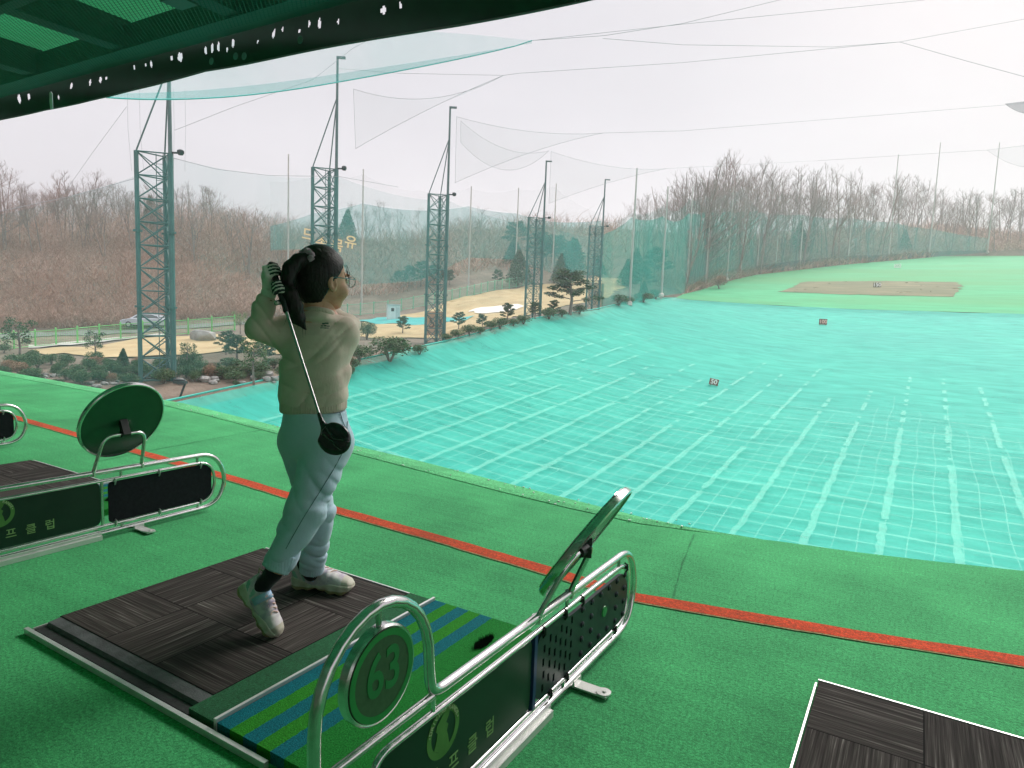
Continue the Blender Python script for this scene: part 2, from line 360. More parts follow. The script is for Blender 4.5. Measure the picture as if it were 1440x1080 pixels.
for k in range(150):                                     # pale sheets and pipes lying under the near part of the net
    x=rb.uniform(-24,30); y=rb.uniform(3.4,15); mb.box((x,y,float(S(x,y))-.06),(rb.uniform(.4,1.2),rb.uniform(.15,.5),.03),Matrix.Rotation(rb.uniform(-.4,.4),3,'Z'))
mb.build('litter_sheet',M_pale,net,kind='stuff')
M_turf=mat_noise('range_turf',[(.018,.225,.082),(.026,.295,.112),(.040,.34,.14)],.5,7,.9,stretch=(.35,1.3,1),bumps=.3,bscale=6,big=(.05,(.05,.22,.06),.7),bdist=.03)
gy=np.unique(np.r_[np.linspace(108,YEND,70)]); t_=np.linspace(0,1,46)
V=[];F=[]
for y in gy:
    x0=float(xg(y))
    for t in t_: x=x0+(75-x0)*t; V.append((x,y,float(S(x,y))+.02))
for j in range(len(gy)-1):
    for i in range(45): a=j*46+i; F.append((a,a+1,a+47,a+46))
mb=MB(); mb.add(V,F); mb.build('range_turf',M_turf,kind='structure',smooth=True)
def sheet(name,poly,mat,dz,step=1.0,zf=None,seed=0,wob=0,**k):
    """a sheet over a world polygon, following the ground"""
    poly=np.array(poly)[:,:2]; 
    bm=bmesh.new(); vs=[bm.verts.new((*q,0)) for q in poly]; f=bm.faces.new(vs)
    bmesh.ops.triangulate(bm,faces=[f])
    for _ in range(8):
        es=[e for e in bm.edges if e.calc_length()>step]
        if not es: break
        bmesh.ops.subdivide_edges(bm,edges=es,cuts=1); bmesh.ops.triangulate(bm,faces=bm.faces[:])
    from mathutils import noise as MN
    if wob:
        for v in bm.verts: q=MN.noise_vector(Vector((v.co.x*.45,v.co.y*.45,seed))); r_=MN.noise_vector(Vector((v.co.x*1.7,v.co.y*1.7,seed+5))); v.co.x+=wob*(q.x+.5*r_.x); v.co.y+=wob*(q.y+.5*r_.y)
    for v in bm.verts: v.co.z=(zf or TT)(v.co.x,v.co.y)+dz
    bmesh.ops.recalc_face_normals(bm,faces=bm.faces)
    me=bpy.data.meshes.new(name); bm.to_mesh(me); bm.free(); me.materials.append(mat)
    me.polygons.foreach_set('use_smooth',[True]*len(me.polygons)); return link(name,me,**k)
def pxpoly(pts,d0=12): return [hit(px,py,d0) for px,py in pts]
M_patch=mat_noise('worn_green',[(.075,.085,.032),(.12,.115,.048),(.20,.17,.085)],.35,7,.95,stretch=(.35,1.4,1),bumps=.2)
pp=rounded([(*march(px,py,S)[:2],0) for px,py in [(1097,411),(1132,396.5),(1240,395.5),(1346,397),(1353,401),(1341,418),(1230,415.5)]],1.5,5,True)
sheet('target_green',[(q.x,q.y) for q in pp],M_patch,0.07,1.2,zf=lambda x,y:float(S(x,y)),wob=.8,kind='structure')
# ---------------- garden, lawn, road
M_lawn=mat_noise('straw_lawn',[(.34,.24,.115),(.42,.31,.155),(.48,.37,.20)],.5,6,.95,bumps=.3,bscale=5,big=(.12,(.30,.24,.12),.5),bdist=.05)
M_road=mat_noise('asphalt',[(.10,.105,.10),(.15,.155,.14)],1.2,5,.9)
M_path=mat_noise('concrete_path',[(.40,.38,.34),(.50,.48,.44)],.8,5,.85)
M_sand=mat_noise('bunker_sand',[(.66,.60,.50),(.78,.73,.64)],.8,5,.95)
M_pond=mat_noise('green_pond_cover',[(.02,.34,.33),(.04,.44,.40)],.8,4,.35)
sheet('lawn',pxpoly([(44,493),(100,489),(170,482),(245,474),(330,475),(385,470),(430,478),(420,500),(330,494),(255,500),(190,506),(120,503),(60,500)]),M_lawn,.07,1.0,wob=.5,kind='structure')
sheet('lawn',pxpoly([(495,474),(515,452),(560,444),(610,434),(640,422),(690,411),(740,403),(800,396),(850,391),(880,394),(872,408),(846,424),(790,432),(720,447),(690,459),(640,472),(590,476),(540,478)]),M_lawn,.07,1.2,wob=.7,seed=3,kind='structure')
sheet('road',pxpoly([(0,478),(100,473),(220,466),(345,457),(345,451.5),(220,460),(100,466),(0,471)]),M_road,.06,1.6,kind='structure')
sheet('path',pxpoly([(40,491),(100,487),(160,480.5),(245,472.5),(245,469.5),(160,477),(100,482.5),(40,487)]),M_path,.11,1.2,kind='structure')
sheet('pond',pxpoly([(503,452),(530,448.5),(575,447.5),(630,448.5),(668,445),(656,451.5),(620,455.5),(560,456.5),(520,455.5)]),M_pond,.14,1.5,kind='structure')
sheet('sand_bunker',pxpoly([(658,439),(676,433.5),(705,431),(730,430),(738,432.5),(722,438),(700,441),(672,442.5)]),M_sand,.14,1.0,wob=.6,kind='structure')
# ------------------------------------------------------------------ the tee deck
def turf_mat(name,cols,scale=260,bstr=.5,wear=True):
    m,nt,b,o=new_mat(name); v=coord(nt,'Object'); ng=noise(nt,v,scale*.42,2,.8); rg=ramp(nt,ng.outputs['Fac'],[(.30,(.52,.55,.55)),(.5,(1,1,1)),(.70,(1.5,1.42,1.45))])
    n=noise(nt,v,scale,3,.75); r=ramp(nt,n.outputs['Fac'],[(.32,cols[0]),(.5,cols[1]),(.7,cols[2])])
    n2=noise(nt,mapping(nt,v,(1.2,.8,1)),2.1,5,.6); r2=ramp(nt,n2.outputs['Fac'],[(.32,(.80,.82,.84)),(.66,(1.13,1.08,1.1))])
    c=mixc(nt,1.0,mixc(nt,1.0,r.outputs['Color'],r2.outputs['Color'],'MULTIPLY'),rg.outputs['Color'],'MULTIPLY')
    if wear:
        n5=noise(nt,v,.55,4,.65,.4); r5=ramp(nt,n5.outputs['Fac'],[(.36,(.74,.78,.78)),(.52,(1,1,1)),(.70,(1.16,1.10,1.14))]); c=mixc(nt,1.0,c,r5.outputs['Color'],'MULTIPLY')
        n6=noise(nt,v,7,5,.7); r6=ramp(nt,n6.outputs['Fac'],[(.70,(0,0,0)),(.78,(.5,.5,.5))]); c=mixc(nt,r6.outputs['Color'],c,(.03,.09,.05))
        n7=noise(nt,mapping(nt,v,(.6,9,1),(0,0,R(8))),2.2,3); r7=ramp(nt,n7.outputs['Fac'],[(.3,(.9,.9,.9)),(.7,(1.08,1.08,1.08))]); c=mixc(nt,1.0,c,r7.outputs['Color'],'MULTIPLY')
        n4=noise(nt,v,55,2); r4=ramp(nt,n4.outputs['Fac'],[(.35,(.86,.86,.86)),(.65,(1.1,1.1,1.1))]); c=mixc(nt,1.0,c,r4.outputs['Color'],'MULTIPLY')
    nt.links.new(c,b.inputs['Base Color']); b.inputs['Roughness'].default_value=.85; b.inputs['Specular IOR Level'].default_value=.12
    b.inputs['Sheen Weight'].default_value=.15; b.inputs['Sheen Tint'].default_value=(.5,.9,.6,1)
    bump(nt,b,n.outputs['Fac'],bstr,.006); return m
M_deck=turf_mat('deck_turf',[(.034,.235,.078),(.058,.41,.140),(.098,.56,.22)])
M_lip=turf_mat('lip_turf',[(.075,.40,.15),(.11,.52,.20),(.17,.62,.28)],200)
EDGE=[(-24,5.2),(-16,4.95),(-11.81,4.71),(-9.4,4.66),(-7.09,4.62),(-5.1,4.34),(-4.03,4.18),(-3.18,4.07),(-2.45,3.95),(-1.85,3.86),(-1.34,3.78),(-1.02,3.765),(-.55,3.86),(-.2,3.93),(.12,4.02),(.55,4.16),(2,4.62),(4.5,5.4),(8,6.5)]
LIP=[(-24,5.0),(-16,4.75),(-11.81,4.53),(-9.4,4.47),(-7.12,4.42),(-6.22,4.32),(-4.85,4.12),(-3.83,3.98),(-3.01,3.86),(-2.33,3.76),(-1.77,3.70),(-1.29,3.68),(-1.04,3.72)]
LIPC=LIP+EDGE[12:]
mb=MB(); poly=LIPC+[(8,-5.5),(-24,-5.5)]
mb.prism(poly,2,-.28,0.0); mb.build('deck_floor',M_deck,kind='structure')
mb=MB(); ed=EDGE[:11]+[(-1.04,3.765)]
prof=[]
for (lx,ly),(ex,ey) in zip(LIP,ed): prof.append(((lx,ly-.012,.004),(lx,(ly+ey)/2,.012),(ex,ey,.008),(ex,ey+.01,-.3)))
prof.append(((-.62,3.835,-.004),(-.6,3.84,-.002),(-.58,3.85,-.003),(-.55,3.86,-.3)))
for a,b in zip(prof[:-1],prof[1:]):
    for i in range(3): mb.add([a[i],b[i],b[i+1],a[i+1]],[(0,1,2,3)])
mb.build('deck_edge_strip',M_lip,kind='structure',smooth=True)
mb=MB(); rb=random.Random(5); M_scrap=mat_plain('white_scrap',(.7,.74,.70),.8)
for k in range(60):
    t=rb.random(); i=min(len(LIP)-2,4+int(t*8)); f=rb.random(); x=LIP[i][0]*(1-f)+LIP[i+1][0]*f; ya=LIP[i][1]*(1-f)+LIP[i+1][1]*f; y=ya+rb.uniform(-.03,.17); s=rb.uniform(.003,.009)
    mb.box((x,y,.013),(s*2,s,.006),Matrix.Rotation(rb.uniform(0,3),3,'Z'))
mb.build('white_scraps',M_scrap,kind='stuff')
M_red=turf_mat('red_turf',[(.42,.028,.006),(.66,.055,.013),(.76,.09,.03)],240)
M_redge=turf_mat('line_seam',[(.30,.26,.10),(.42,.36,.16),(.5,.44,.22)],240)
RL=[(-22,3.75),(-16,3.45),(-11,3.22),(-7.37,3.036),(-4.04,2.878),(-2.88,2.79),(-2.045,2.752),(-1.40,2.712),(-.945,2.67),(-.42,2.783),(.023,2.886),(.43,2.99),(2.2,3.45),(5,4.2),(8,5.0)]
def strip(name,line,w,off,z,mat,**k):
    mb=MB(); n=len(line); V=[]
    L=[];  rb=random.Random(9)
    for i in range(n-1):
        (x0,y0),(x1,y1)=line[i],line[i+1]; m_=max(2,int(math.hypot(x1-x0,y1-y0)/.09))
        for j in range(m_): L.append((x0+(x1-x0)*j/m_,y0+(y1-y0)*j/m_))
    L.append(line[-1])
    for i,(x,y) in enumerate(L):
        a=L[max(0,i-1)]; b=L[min(len(L)-1,i+1)]; dx,dy=b[0]-a[0],b[1]-a[1]; l=math.hypot(dx,dy); nx,ny=-dy/l,dx/l
        j1=rb.uniform(-.0035,.0035); j2=rb.uniform(-.0035,.0035)
        V.append((x+nx*(off-w/2+j1),y+ny*(off-w/2+j1),z)); V.append((x+nx*(off+w/2+j2),y+ny*(off+w/2+j2),z))
    mb.add(V,[(2*i,2*i+2,2*i+3,2*i+1) for i in range(len(L)-1)]); return mb.build(name,mat,**k)
strip('red_line',RL,.088,0,.005,M_red,kind='structure'); strip('line_edge',RL,.012,-.047,.004,M_redge,kind='structure')
# ------------------------------------------------------------------ mats
M_alu=mat_noise('worn_aluminium',[(.62,.61,.60),(.78,.77,.75)],12,4,.38,.55,bumps=.05)
M_rub=mat_noise('black_rubber',[(.012,.012,.013),(.03,.03,.032)],30,5,.75,bumps=.3,bscale=120)
M_greyrub=mat_noise('grey_rubber_edge',[(.05,.05,.053),(.13,.13,.14)],14,6,.8,bumps=.4,bscale=160)
def carpet_mat():
    m,nt,b,o=new_mat('striped_carpet_tile'); v=coord(nt,'Object'); sp=N(nt,'ShaderNodeSeparateXYZ'); nt.links.new(v,sp.inputs[0])
    def fl(ax):
        d=N(nt,'ShaderNodeMath',operation='DIVIDE'); d.inputs[1].default_value=.2965; nt.links.new(sp.outputs[ax],d.inputs[0])
        f=N(nt,'ShaderNodeMath',operation='FLOOR'); nt.links.new(d.outputs[0],f.inputs[0]); return f.outputs[0],d.outputs[0]
    fx_,dx=fl('X'); fy_,dy=fl('Y')
    s=N(nt,'ShaderNodeMath',operation='ADD'); nt.links.new(fx_,s.inputs[0]); nt.links.new(fy_,s.inputs[1])
    md=N(nt,'ShaderNodeMath',operation='MODULO'); md.inputs[1].default_value=2; nt.links.new(s.outputs[0],md.inputs[0]); ab=N(nt,'ShaderNodeMath',operation='ABSOLUTE'); nt.links.new(md.outputs[0],ab.inputs[0])
    na=noise(nt,mapping(nt,v,(2.2,125,1)),1,3,.7); nb=noise(nt,mapping(nt,v,(125,2.2,1)),1,3,.7)
    mxf=N(nt,'ShaderNodeMix',data_type='FLOAT'); nt.links.new(ab.outputs[0],mxf.inputs[0]); nt.links.new(na.outputs['Fac'],mxf.inputs[2]); nt.links.new(nb.outputs['Fac'],mxf.inputs[3])
    r=ramp(nt,mxf.outputs[0],[(.33,(.020,.017,.0165)),(.5,(.050,.043,.041)),(.62,(.095,.084,.080)),(.70,(.24,.22,.21))])
    cn=N(nt,'ShaderNodeCombineXYZ'); nt.links.new(fx_,cn.inputs[0]); nt.links.new(fy_,cn.inputs[1]); wn=N(nt,'ShaderNodeTexWhiteNoise'); nt.links.new(cn.outputs[0],wn.inputs[0])
    rt=ramp(nt,wn.outputs['Value'],[(0,(.72,.70,.70)),(1,(1.25,1.2,1.18))]); c=mixc(nt,1,r.outputs['Color'],rt.outputs['Color'],'MULTIPLY')
    # seams
    outs=[]
    for d in (dx,dy):
        f=N(nt,'ShaderNodeMath',operation='FRACT'); nt.links.new(d,f.inputs[0]); pg=N(nt,'ShaderNodeMath',operation='PINGPONG'); pg.inputs[1].default_value=.5; nt.links.new(f.outputs[0],pg.inputs[0]); l=N(nt,'ShaderNodeMath',operation='LESS_THAN'); l.inputs[1].default_value=.008; nt.links.new(pg.outputs[0],l.inputs[0]); outs.append(l.outputs[0])
    mm=N(nt,'ShaderNodeMath',operation='MAXIMUM'); nt.links.new(outs[0],mm.inputs[0]); nt.links.new(outs[1],mm.inputs[1])
    c=mixc(nt,mm.outputs[0],c,(.008,.007,.007)); nt.links.new(c,b.inputs['Base Color']); b.inputs['Roughness'].default_value=.9; b.inputs['Specular IOR Level'].default_value=.1
    bump(nt,b,mxf.outputs[0],.5,.004); return m
M_carpet=carpet_mat()
M_strip=turf_mat('dark_turf_strip',[(.008,.06,.025),(.016,.115,.045),(.03,.17,.07)],300)
def stripe_mat():
    m,nt,b,o=new_mat('blue_and_green_striped_turf'); v=coord(nt,'Object'); sp=N(nt,'ShaderNodeSeparateXYZ'); nt.links.new(v,sp.inputs[0])
    n=noise(nt,v,240,3,.8); e=noise(nt,v,60,2)
    ad=N(nt,'ShaderNodeMath',operation='MULTIPLY_ADD'); ad.inputs[1].default_value=.008; nt.links.new(e.outputs['Fac'],ad.inputs[0]); nt.links.new(sp.outputs['X'],ad.inputs[2])
    mr=N(nt,'ShaderNodeMapRange'); mr.inputs['From Min'].default_value=0; mr.inputs['From Max'].default_value=.5; nt.links.new(ad.outputs[0],mr.inputs['Value'])
    B=(.006,.15,.19); Gn=(.030,.25,.022); G2=(.016,.22,.035)
    r=ramp(nt,mr.outputs[0],[(0,B),(.115,Gn),(.225,B),(.335,Gn),(.445,B),(.55,G2)]); r.color_ramp.interpolation='CONSTANT'
    r2=ramp(nt,n.outputs['Fac'],[(.3,(.35,.35,.35)),(.5,(1,1,1)),(.72,(2.0,2.0,2.0))]); c=mixc(nt,1,r.outputs['Color'],r2.outputs['Color'],'MULTIPLY')
    nt.links.new(c,b.inputs['Base Color']); b.inputs['Roughness'].default_value=.85; b.inputs['Specular IOR Level'].default_value=.1; bump(nt,b,n.outputs['Fac'],.7,.008); return m
M_stripe=stripe_mat()
M_bristle=mat_plain('black_bristle',(.012,.012,.012),.9)
def stance_mat(x0,y0,label):
    """origin: rear left corner on the deck; 0.9 wide, 1.01 deep"""
    t=thing('stance_mat',(x0,y0,0),label,'tee mat','tee mats with carpet tiles in the bays')
    mb=MB(); mb.box((.455,.505,.007),(.90,.99,.012)); mb.build('tray',M_rub,t)
    mb=MB(); mb.prism([(.045,.013),(.052,.025),(.098,.029),(.102,.013)],0,.012,.893); mb.build('rubber_edge',M_greyrub,t); mb=MB(); mb.prism([(.915,.013),(.925,.028),(.962,.025),(.966,.013)],0,.012,.893); mb.build('rubber_edge',M_greyrub,t)
    mb=MB(); mb.box((.4465,.4435,.0215),(.8895,.8895,.017)); o=mb.build('carpet',M_carpet,t,loc=(.004,.095,0)); 
    mb=MB()
    mb.box((.62,-.008,.011),(1.27,.014,.020)); mb.box((.46,1.0035,.015),(.918,.007,.022)); mb.box((-.004,.505,.008),(.006,.99,.014)); mb.build('edge_trim',M_alu,t); return t
def hitting_mat(x0,y0,label):
    t=thing('hitting_mat',(x0,y0,0),label,'turf mat','striped turf hitting mats')
    mb=MB(); mb.box((.06,.5,.016),(.115,.985,.03)); mb.build('turf_strip',M_strip,t)
    mb=MB(); mb.box((.125,.50,.022),(.010,.99,.044)); mb.build('divider_trim',M_alu,t)
    mb=MB(); mb.box((.257,.5,.017),(.514,.985,.034)); mb.build('striped_turf',M_stripe,t,loc=(.132,0,0))
    mb=MB(); rb=random.Random(2)
    for k in range(420):
        a=rb.uniform(0,6.283); q=math.sqrt(rb.random()); x=.487+.018*q*math.cos(a); y=.81+.055*q*math.sin(a); l=rb.uniform(.012,.022); dx,dy=rb.uniform(-.012,.012),rb.uniform(-.012,.012)
        mb.add([(x-.0015,y,.034),(x+.0015,y,.034),(x+dx,y+dy,.034+l)],[(0,1,2)])
    mb.build('bristle_patch',M_bristle,t,fix=False); return t
stance_mat(-2.60,1.095,'dark carpet tile mat that the child in the beige sweatshirt stands on'); hitting_mat(-1.705,1.10,'blue and green striped turf mat beside the child, next to the divider numbered 63')
stance_mat(-5.27,1.275,'dark carpet tile mat behind the round mirror on the left divider'); hitting_mat(-4.375,1.28,'turf mat hidden behind the panel of the divider with the round mirror on the left')
stance_mat(-.19,1.36,'dark carpet tile mat in the bottom right corner, cut off by the frame')

M_join=turf_mat('turf_join',[(.022,.16,.055),(.036,.27,.095),(.06,.38,.15)],260)
rb=random.Random(12)
for pts in ([(-.98,3.68),(-.90,3.2),(-.80,2.72)],[(1.1,4.2),(1.2,2.6),(1.28,0)],[(-5.2,4.2),(-5.1,3.1),(-4.98,2.4)],[(-12,1.9),(-8,1.86),(-3.5,1.80)]):
    strip('turf_seam',pts,.007,0,.003,M_join,kind='structure')
# ------------------------------------------------------------------ bay dividers
def steel_mat():
    m,nt,b,o=new_mat('polished_steel'); v=coord(nt,'Object'); n=noise(nt,v,40,4); r=ramp(nt,n.outputs['Fac'],[(.3,(.60,.58,.57)),(.7,(.74,.72,.71))])
    nt.links.new(r.outputs['Color'],b.inputs['Base Color']); b.inputs['Metallic'].default_value=1
    rr=ramp(nt,n.outputs['Fac'],[(.3,(.14,)*3),(.7,(.26,)*3)]); nt.links.new(rr.outputs['Color'],b.inputs['Roughness']); return m
M_steel=steel_mat()
M_panel=mat_noise('dark_green_panel',[(.004,.018,.010),(.006,.028,.015)],3,5,.35,spec=.35,big=(9,(.012,.035,.022),.4))
M_logo=mat_noise('logo_green',[(.055,.17,.03),(.08,.22,.045)],20,3,.5)
M_logotxt=mat_plain('logo_lettering',(.32,.42,.22),.5)
M_letter=mat_plain('faded_lettering',(.20,.34,.12),.5)
M_bmesh=mat_noise('black_mesh_fabric',[(.004,.005,.008),(.010,.012,.016)],60,3,.8,spec=.15,bumps=.3,bscale=500)
M_tray=mat_noise('black_moulded_rubber',[(.006,.010,.016),(.012,.018,.026)],12,4,.42,spec=.4)
M_blue=mat_plain('blue_plastic',(.010,.022,.12),.45)
M_clip=mat_plain('steel_clip',(.45,.45,.45),.35,.8)
M_ring=mat_plain('sign_green',(.014,.22,.045),.45)
M_face=mat_noise('sign_dull_green_face',[(.028,.075,.030),(.042,.10,.042)],80,3,.5)
M_numeral=mat_plain('numeral_green',(.014,.18,.045),.45)
M_mirror,_nt,_b,_o=new_mat('mirror_glass'); _b.inputs['Metallic'].default_value=1; _b.inputs['Roughness'].default_value=.02; _b.inputs['Base Color'].default_value=(.85,.87,.86,1)
_n=noise(_nt,coord(_nt),8,3); _r=ramp(_nt,_n.outputs['Fac'],[(.3,(.8,.82,.81)),(.7,(.88,.9,.89))]); _nt.links.new(_r.outputs['Color'],_b.inputs['Base Color'])
M_dback=mat_noise('green_back_plate',[(.006,.05,.022),(.010,.075,.03)],5,4,.25,spec=.6)
M_black=mat_plain('black_clamp',(.012,.012,.012),.45)
RT=.0125
def yz(pts,x=0): return [(x,a,b) for a,b in pts]
def divider(x,y,label,variant,mirror_n,rz=0):
    """origin on the deck below the plane of the frame; y=0 is the rear leg"""
    t=thing('bay_divider',(x,y,0),label,'bay divider','bay dividers of steel tube on the tee deck',rz)
    # outer tube: rear leg, arch, top rail, rounded front end, bottom rail
    arch=[(.165+.165*math.cos(a)*-1,.43+.185*math.sin(a)) for a in np.linspace(0,math.pi,15)]
    pts=[(0,.012),(0,.30)]+arch+[(.333,.40)]
    pts=[Vector((0,a,b)) for a,b in pts]
    rail=rounded(yz([(.333,.40),(.342,.342),(1.55,.330),(1.625,.17),(1.56,.028),(.02,.028)]),[0,.05,.10,.13,.10,0],7)
    mb=MB(); mb.tube(pts+rail[1:],RT,10); mb.tube(yz([(.0,.335),(.345,.338)]),.009,8)
    mb.build('frame',M_steel,t,smooth=60)
    inner=rounded(yz([(.155,.295),(1.515,.288),(1.555,.175),(1.515,.062),(.155,.062)]),[.05,.08,.1,.08,.05],6,True)
    mb=MB(); mb.tube(inner,.0085,8,closed=True)
    for a in (.35,1.02,1.44): mb.tube(yz([(a,.335),(a,.292)]),.006,6); mb.tube(yz([(a,.06),(a,.03)]),.006,6)
    mb.build('inner_frame',M_steel,t,smooth=60)
    mb=MB(); mb.box((0,.46,.012),(.052,.90,.022)); mb.box((0,.46,.03),(.034,.90,.014)); mb.build('base_channel',M_alu,t)
    pe=.80 if variant=='tray' else .915
    mb=MB(); mb.prism(rounded2([(.165,.072),(pe,.072),(pe,.287),(.165,.287)],.03),0,-.003,.003); pn=mb.build('panel',M_panel,t)
    # emblem: ring with golfer silhouette; lettering below
    sft=0 if variant=='tray' else .10; lc=(.387+sft,.232)
    def M2(a,b,off=.0036): return basis((off,a,b),(0,1,0),(0,0,1),(1,0,0))
    mb=MB(); ring(mb,(.0040,lc[0],lc[1]),.062,.046); 
    sil=[(-.040,-.036),(-.030,-.010),(-.027,.008),(-.034,.016),(-.030,.030),(-.016,.040),(-.006,.050),(.010,.052),(.026,.050),(.020,.034),(.010,.022),(.020,.012),(.014,-.004),(.020,-.020),(.026,-.046),(.010,-.053),(-.014,-.052)]
    mb.prism([(lc[0]+a*.87,lc[1]+b*.87) for a,b in sil],0,.0030,.0042)
    cap=[(-.010,.026),(-.003,.040),(.003,.038),(-.004,.022)]
    em=mb.build('emblem',M_logo,pn)
    word='DRIVING RANGE'; 
    for i,ch in enumerate('•'+word+'•'):
        if ch==' ': continue
        an=R(168-i*(156/14)); rr=.054; c=(lc[0]+rr*math.cos(an),lc[1]+rr*math.sin(an)); tx=(math.sin(an),-math.cos(an)); up=(math.cos(an),math.sin(an))
        me=text_mesh(ch,.0145,.0004,.0004); me.transform(basis((.0048,c[0],c[1]),(0,tx[0],tx[1]),(0,up[0],up[1]),(1,0,0))); 
        if i==0: acc=bmesh.new()
        acc.from_mesh(me); bpy.data.meshes.remove(me)
    me=bpy.data.meshes.new('emblem_lettering'); acc.to_mesh(me); acc.free(); me.materials.append(M_logotxt); link('emblem_lettering',me,pn)
    for i,ch in enumerate('골프클럽'):
        me=text_mesh(ch,.050,.0004,.0003); me.transform(M2(.352+sft+.079*i,.130)); me.materials.append(M_letter); link('letter',me,pn)
    if variant=='tray':
        mb=MB(); mb.box((.001,.815,.178),(.016,.016,.222)); mb.build('blue_edge',M_blue,t)
        # moulded rubber tray with a block of slots and a ring of bumps
        out=rounded2([(.826,.075),(1.49,.075),(1.535,.175),(1.49,.262),(1.02,.262),(.99,.283),(.826,.283)],.05)
        bm=bmesh.new(); slots=[]
        for r_ in range(4):
            for c_ in range(6):
                a=.868+c_*.036+(r_%2)*.004; b=.105+r_*.040+(c_%2)*.018; slots.append((a,b,.012,.024))
        mb=MB(); mb.prism(out,0,-.006,.006); tr=mb.build('moulded_tray',M_tray,t)
        cut=MB()
        for a,b,w_,h_ in slots: cut.box((0,a,b),(.05,w_,h_))
        co=cut.build('cutter',M_tray,t); bpy.context.view_layer.update(); md=tr.modifiers.new('b','BOOLEAN'); md.operation='DIFFERENCE'; md.object=co; md.solver='EXACT'
        dg=bpy.context.evaluated_depsgraph_get(); me=bpy.data.meshes.new_from_object(tr.evaluated_get(dg)); tr.modifiers.clear(); tr.data=me; bpy.data.objects.remove(co)
        mb=MB()
        for k in range(24):
            a=1.13+(k%6)*.072; b=.098+(k//6)*.05
            if (a-1.31)**2+(b-.175)**2<.055**2: continue
            mb.lathe((.006,a,b),[(.011,0),(.010,.004),(.005,.007),(.001,.0075)],8,Matrix(((0,0,1),(1,0,0),(0,1,0))))
        ring(mb,(.007,1.31,.175),.055,.047); ring(mb,(.007,1.31,.175),.030,.024); mb.build('bumps',M_tray,tr,smooth=40)
        mb=MB(); mb.lathe((.006,1.31,.175),[(.020,0),(.018,.004),(.001,.005)],14,Matrix(((0,0,1),(1,0,0),(0,1,0)))); mb.build('green_button',M_ring,tr)
        cl=[(.86,.284),(1.0,.284),(1.12,.284),(1.50,.275),(.92,.066),(1.03,.066),(1.42,.068)]
    else:
        mb=MB(); mb.prism(rounded2([(.955,.072),(1.485,.072),(1.525,.11),(1.525,.24),(1.485,.278),(.955,.278)],.02),0,-.003,.003); mb.build('mesh_panel',M_bmesh,t)
        mb=MB(); mb.tube(yz([(.925,.07),(.925,.29)]),.008,8); mb.build('upright',M_steel,t,smooth=60)
        cl=[(.985,.282),(1.215,.282),(1.455,.279),(.985,.07),(1.215,.07),(1.455,.071)]
    for a,b in cl:
        mb=MB(); mb.tube([(.0,a,b+.014),(.012,a,b+.010),(.013,a,b-.008),(.006,a,b-.020)],.0035,6); mb.box((.006,a,b),(.012,.013,.012)); mb.build('clip',M_clip if variant!='tray' else M_black,t,smooth=40)
    mb=MB(); mb.box((.055,1.10,.010),(.135,.045,.006)); mb.box((.0,1.10,.02),(.03,.05,.02)); mb.lathe((.105,1.10,.012),[(.024,0),(.024,.004),(.001,.0045)],14); mb.lathe((.108,1.10,.016),[(.007,0),(.006,.004)],6); mb.build('foot_plate',M_alu,t)
    # number plate hung in the arch
    mb=MB(); mb.tube(yz([(.165,.615),(.165,.565)]),.006,8); mb.build('hanger',M_steel,t,smooth=60)
    A=Matrix(((0,0,1),(1,0,0),(0,1,0)))
    mb=MB(); mb.lathe((-.013,.165,.475),[(.094,0),(.100,.004),(.100,.022),(.096,.026),(.092,.024)],40,A); sg=mb.build('number_sign',M_steel,t,smooth=40)
    mb=MB(); mb.lathe((.0115,.165,.475),[(.0925,0),(.0925,.0015)],40,A); mb.build('sign_face',M_face,sg)
    mb=MB(); ring(mb,(.0138,.165,.475),.092,.078,40); mb.build('sign_ring',M_ring,sg)
    if variant=='tray':
        me=text_mesh('63',.118,.0004,.0022); me.transform(Matrix.Diagonal((.86,1.05,1,1))); me.transform(basis((.0138,.168,.478),(0,1,0),(0,0,1),(1,0,0))); me.materials.append(M_numeral); link('numeral',me,sg)
    # round mirror on a bent bracket
    n,c,fa,fb,ta,tb,tx,tz=mirror_n
    n=Vector(n).normalized(); c=Vector(c); u=n.cross(Vector((0,0,1))).normalized(); v=n.cross(u)
    Mx=Matrix((u,v,n)).transposed()
    br=rounded([(0,fa,.332),(tx,ta,tz),(tx,tb,tz),(0,fb,.332)],[0,.05,.05,0],6)
    mb=MB(); mb.tube(br,.009,8); 
    for a in (fa,fb): mb.lathe((0,a,.322),[(.014,0),(.014,.022)],10)
    bk=mb.build('bracket',M_steel,t,smooth=60)
    mb=MB(); mid=Vector((tx,(ta+tb)/2,tz)); mb.beam(mid-Vector((0,.0,0))+n*.012,c+n*.004,.035,.028); mb.lathe(mid,[(.016,-.022),(.016,.022)],10,Matrix(((1,0,0),(0,0,1),(0,-1,0)))); mb.build('clamp',M_black,bk)
    mb=MB(); mb.lathe(c,[(.200,-.012),(.210,-.010),(.213,-.002),(.213,.010),(.209,.014),(.203,.014),(.2025,.006)],56,Mx); mi=mb.build('mirror_rim',M_steel,t,smooth=40)
    mb=MB(); mb.lathe(c,[(.2022,.004),(.2022,.009)],56,Mx); mb.build('back_plate',M_dback,mi)
    mb=MB(); mb.lathe(c,[(.2015,-.0128),(.2015,-.0155)],56,Mx); mb.build('mirror_glass',M_mirror,mi)
    return t
def rounded2(poly,r):
    q=rounded([(a,b,0) for a,b in poly],r,5,True); return [(p.x,p.y) for p in q]
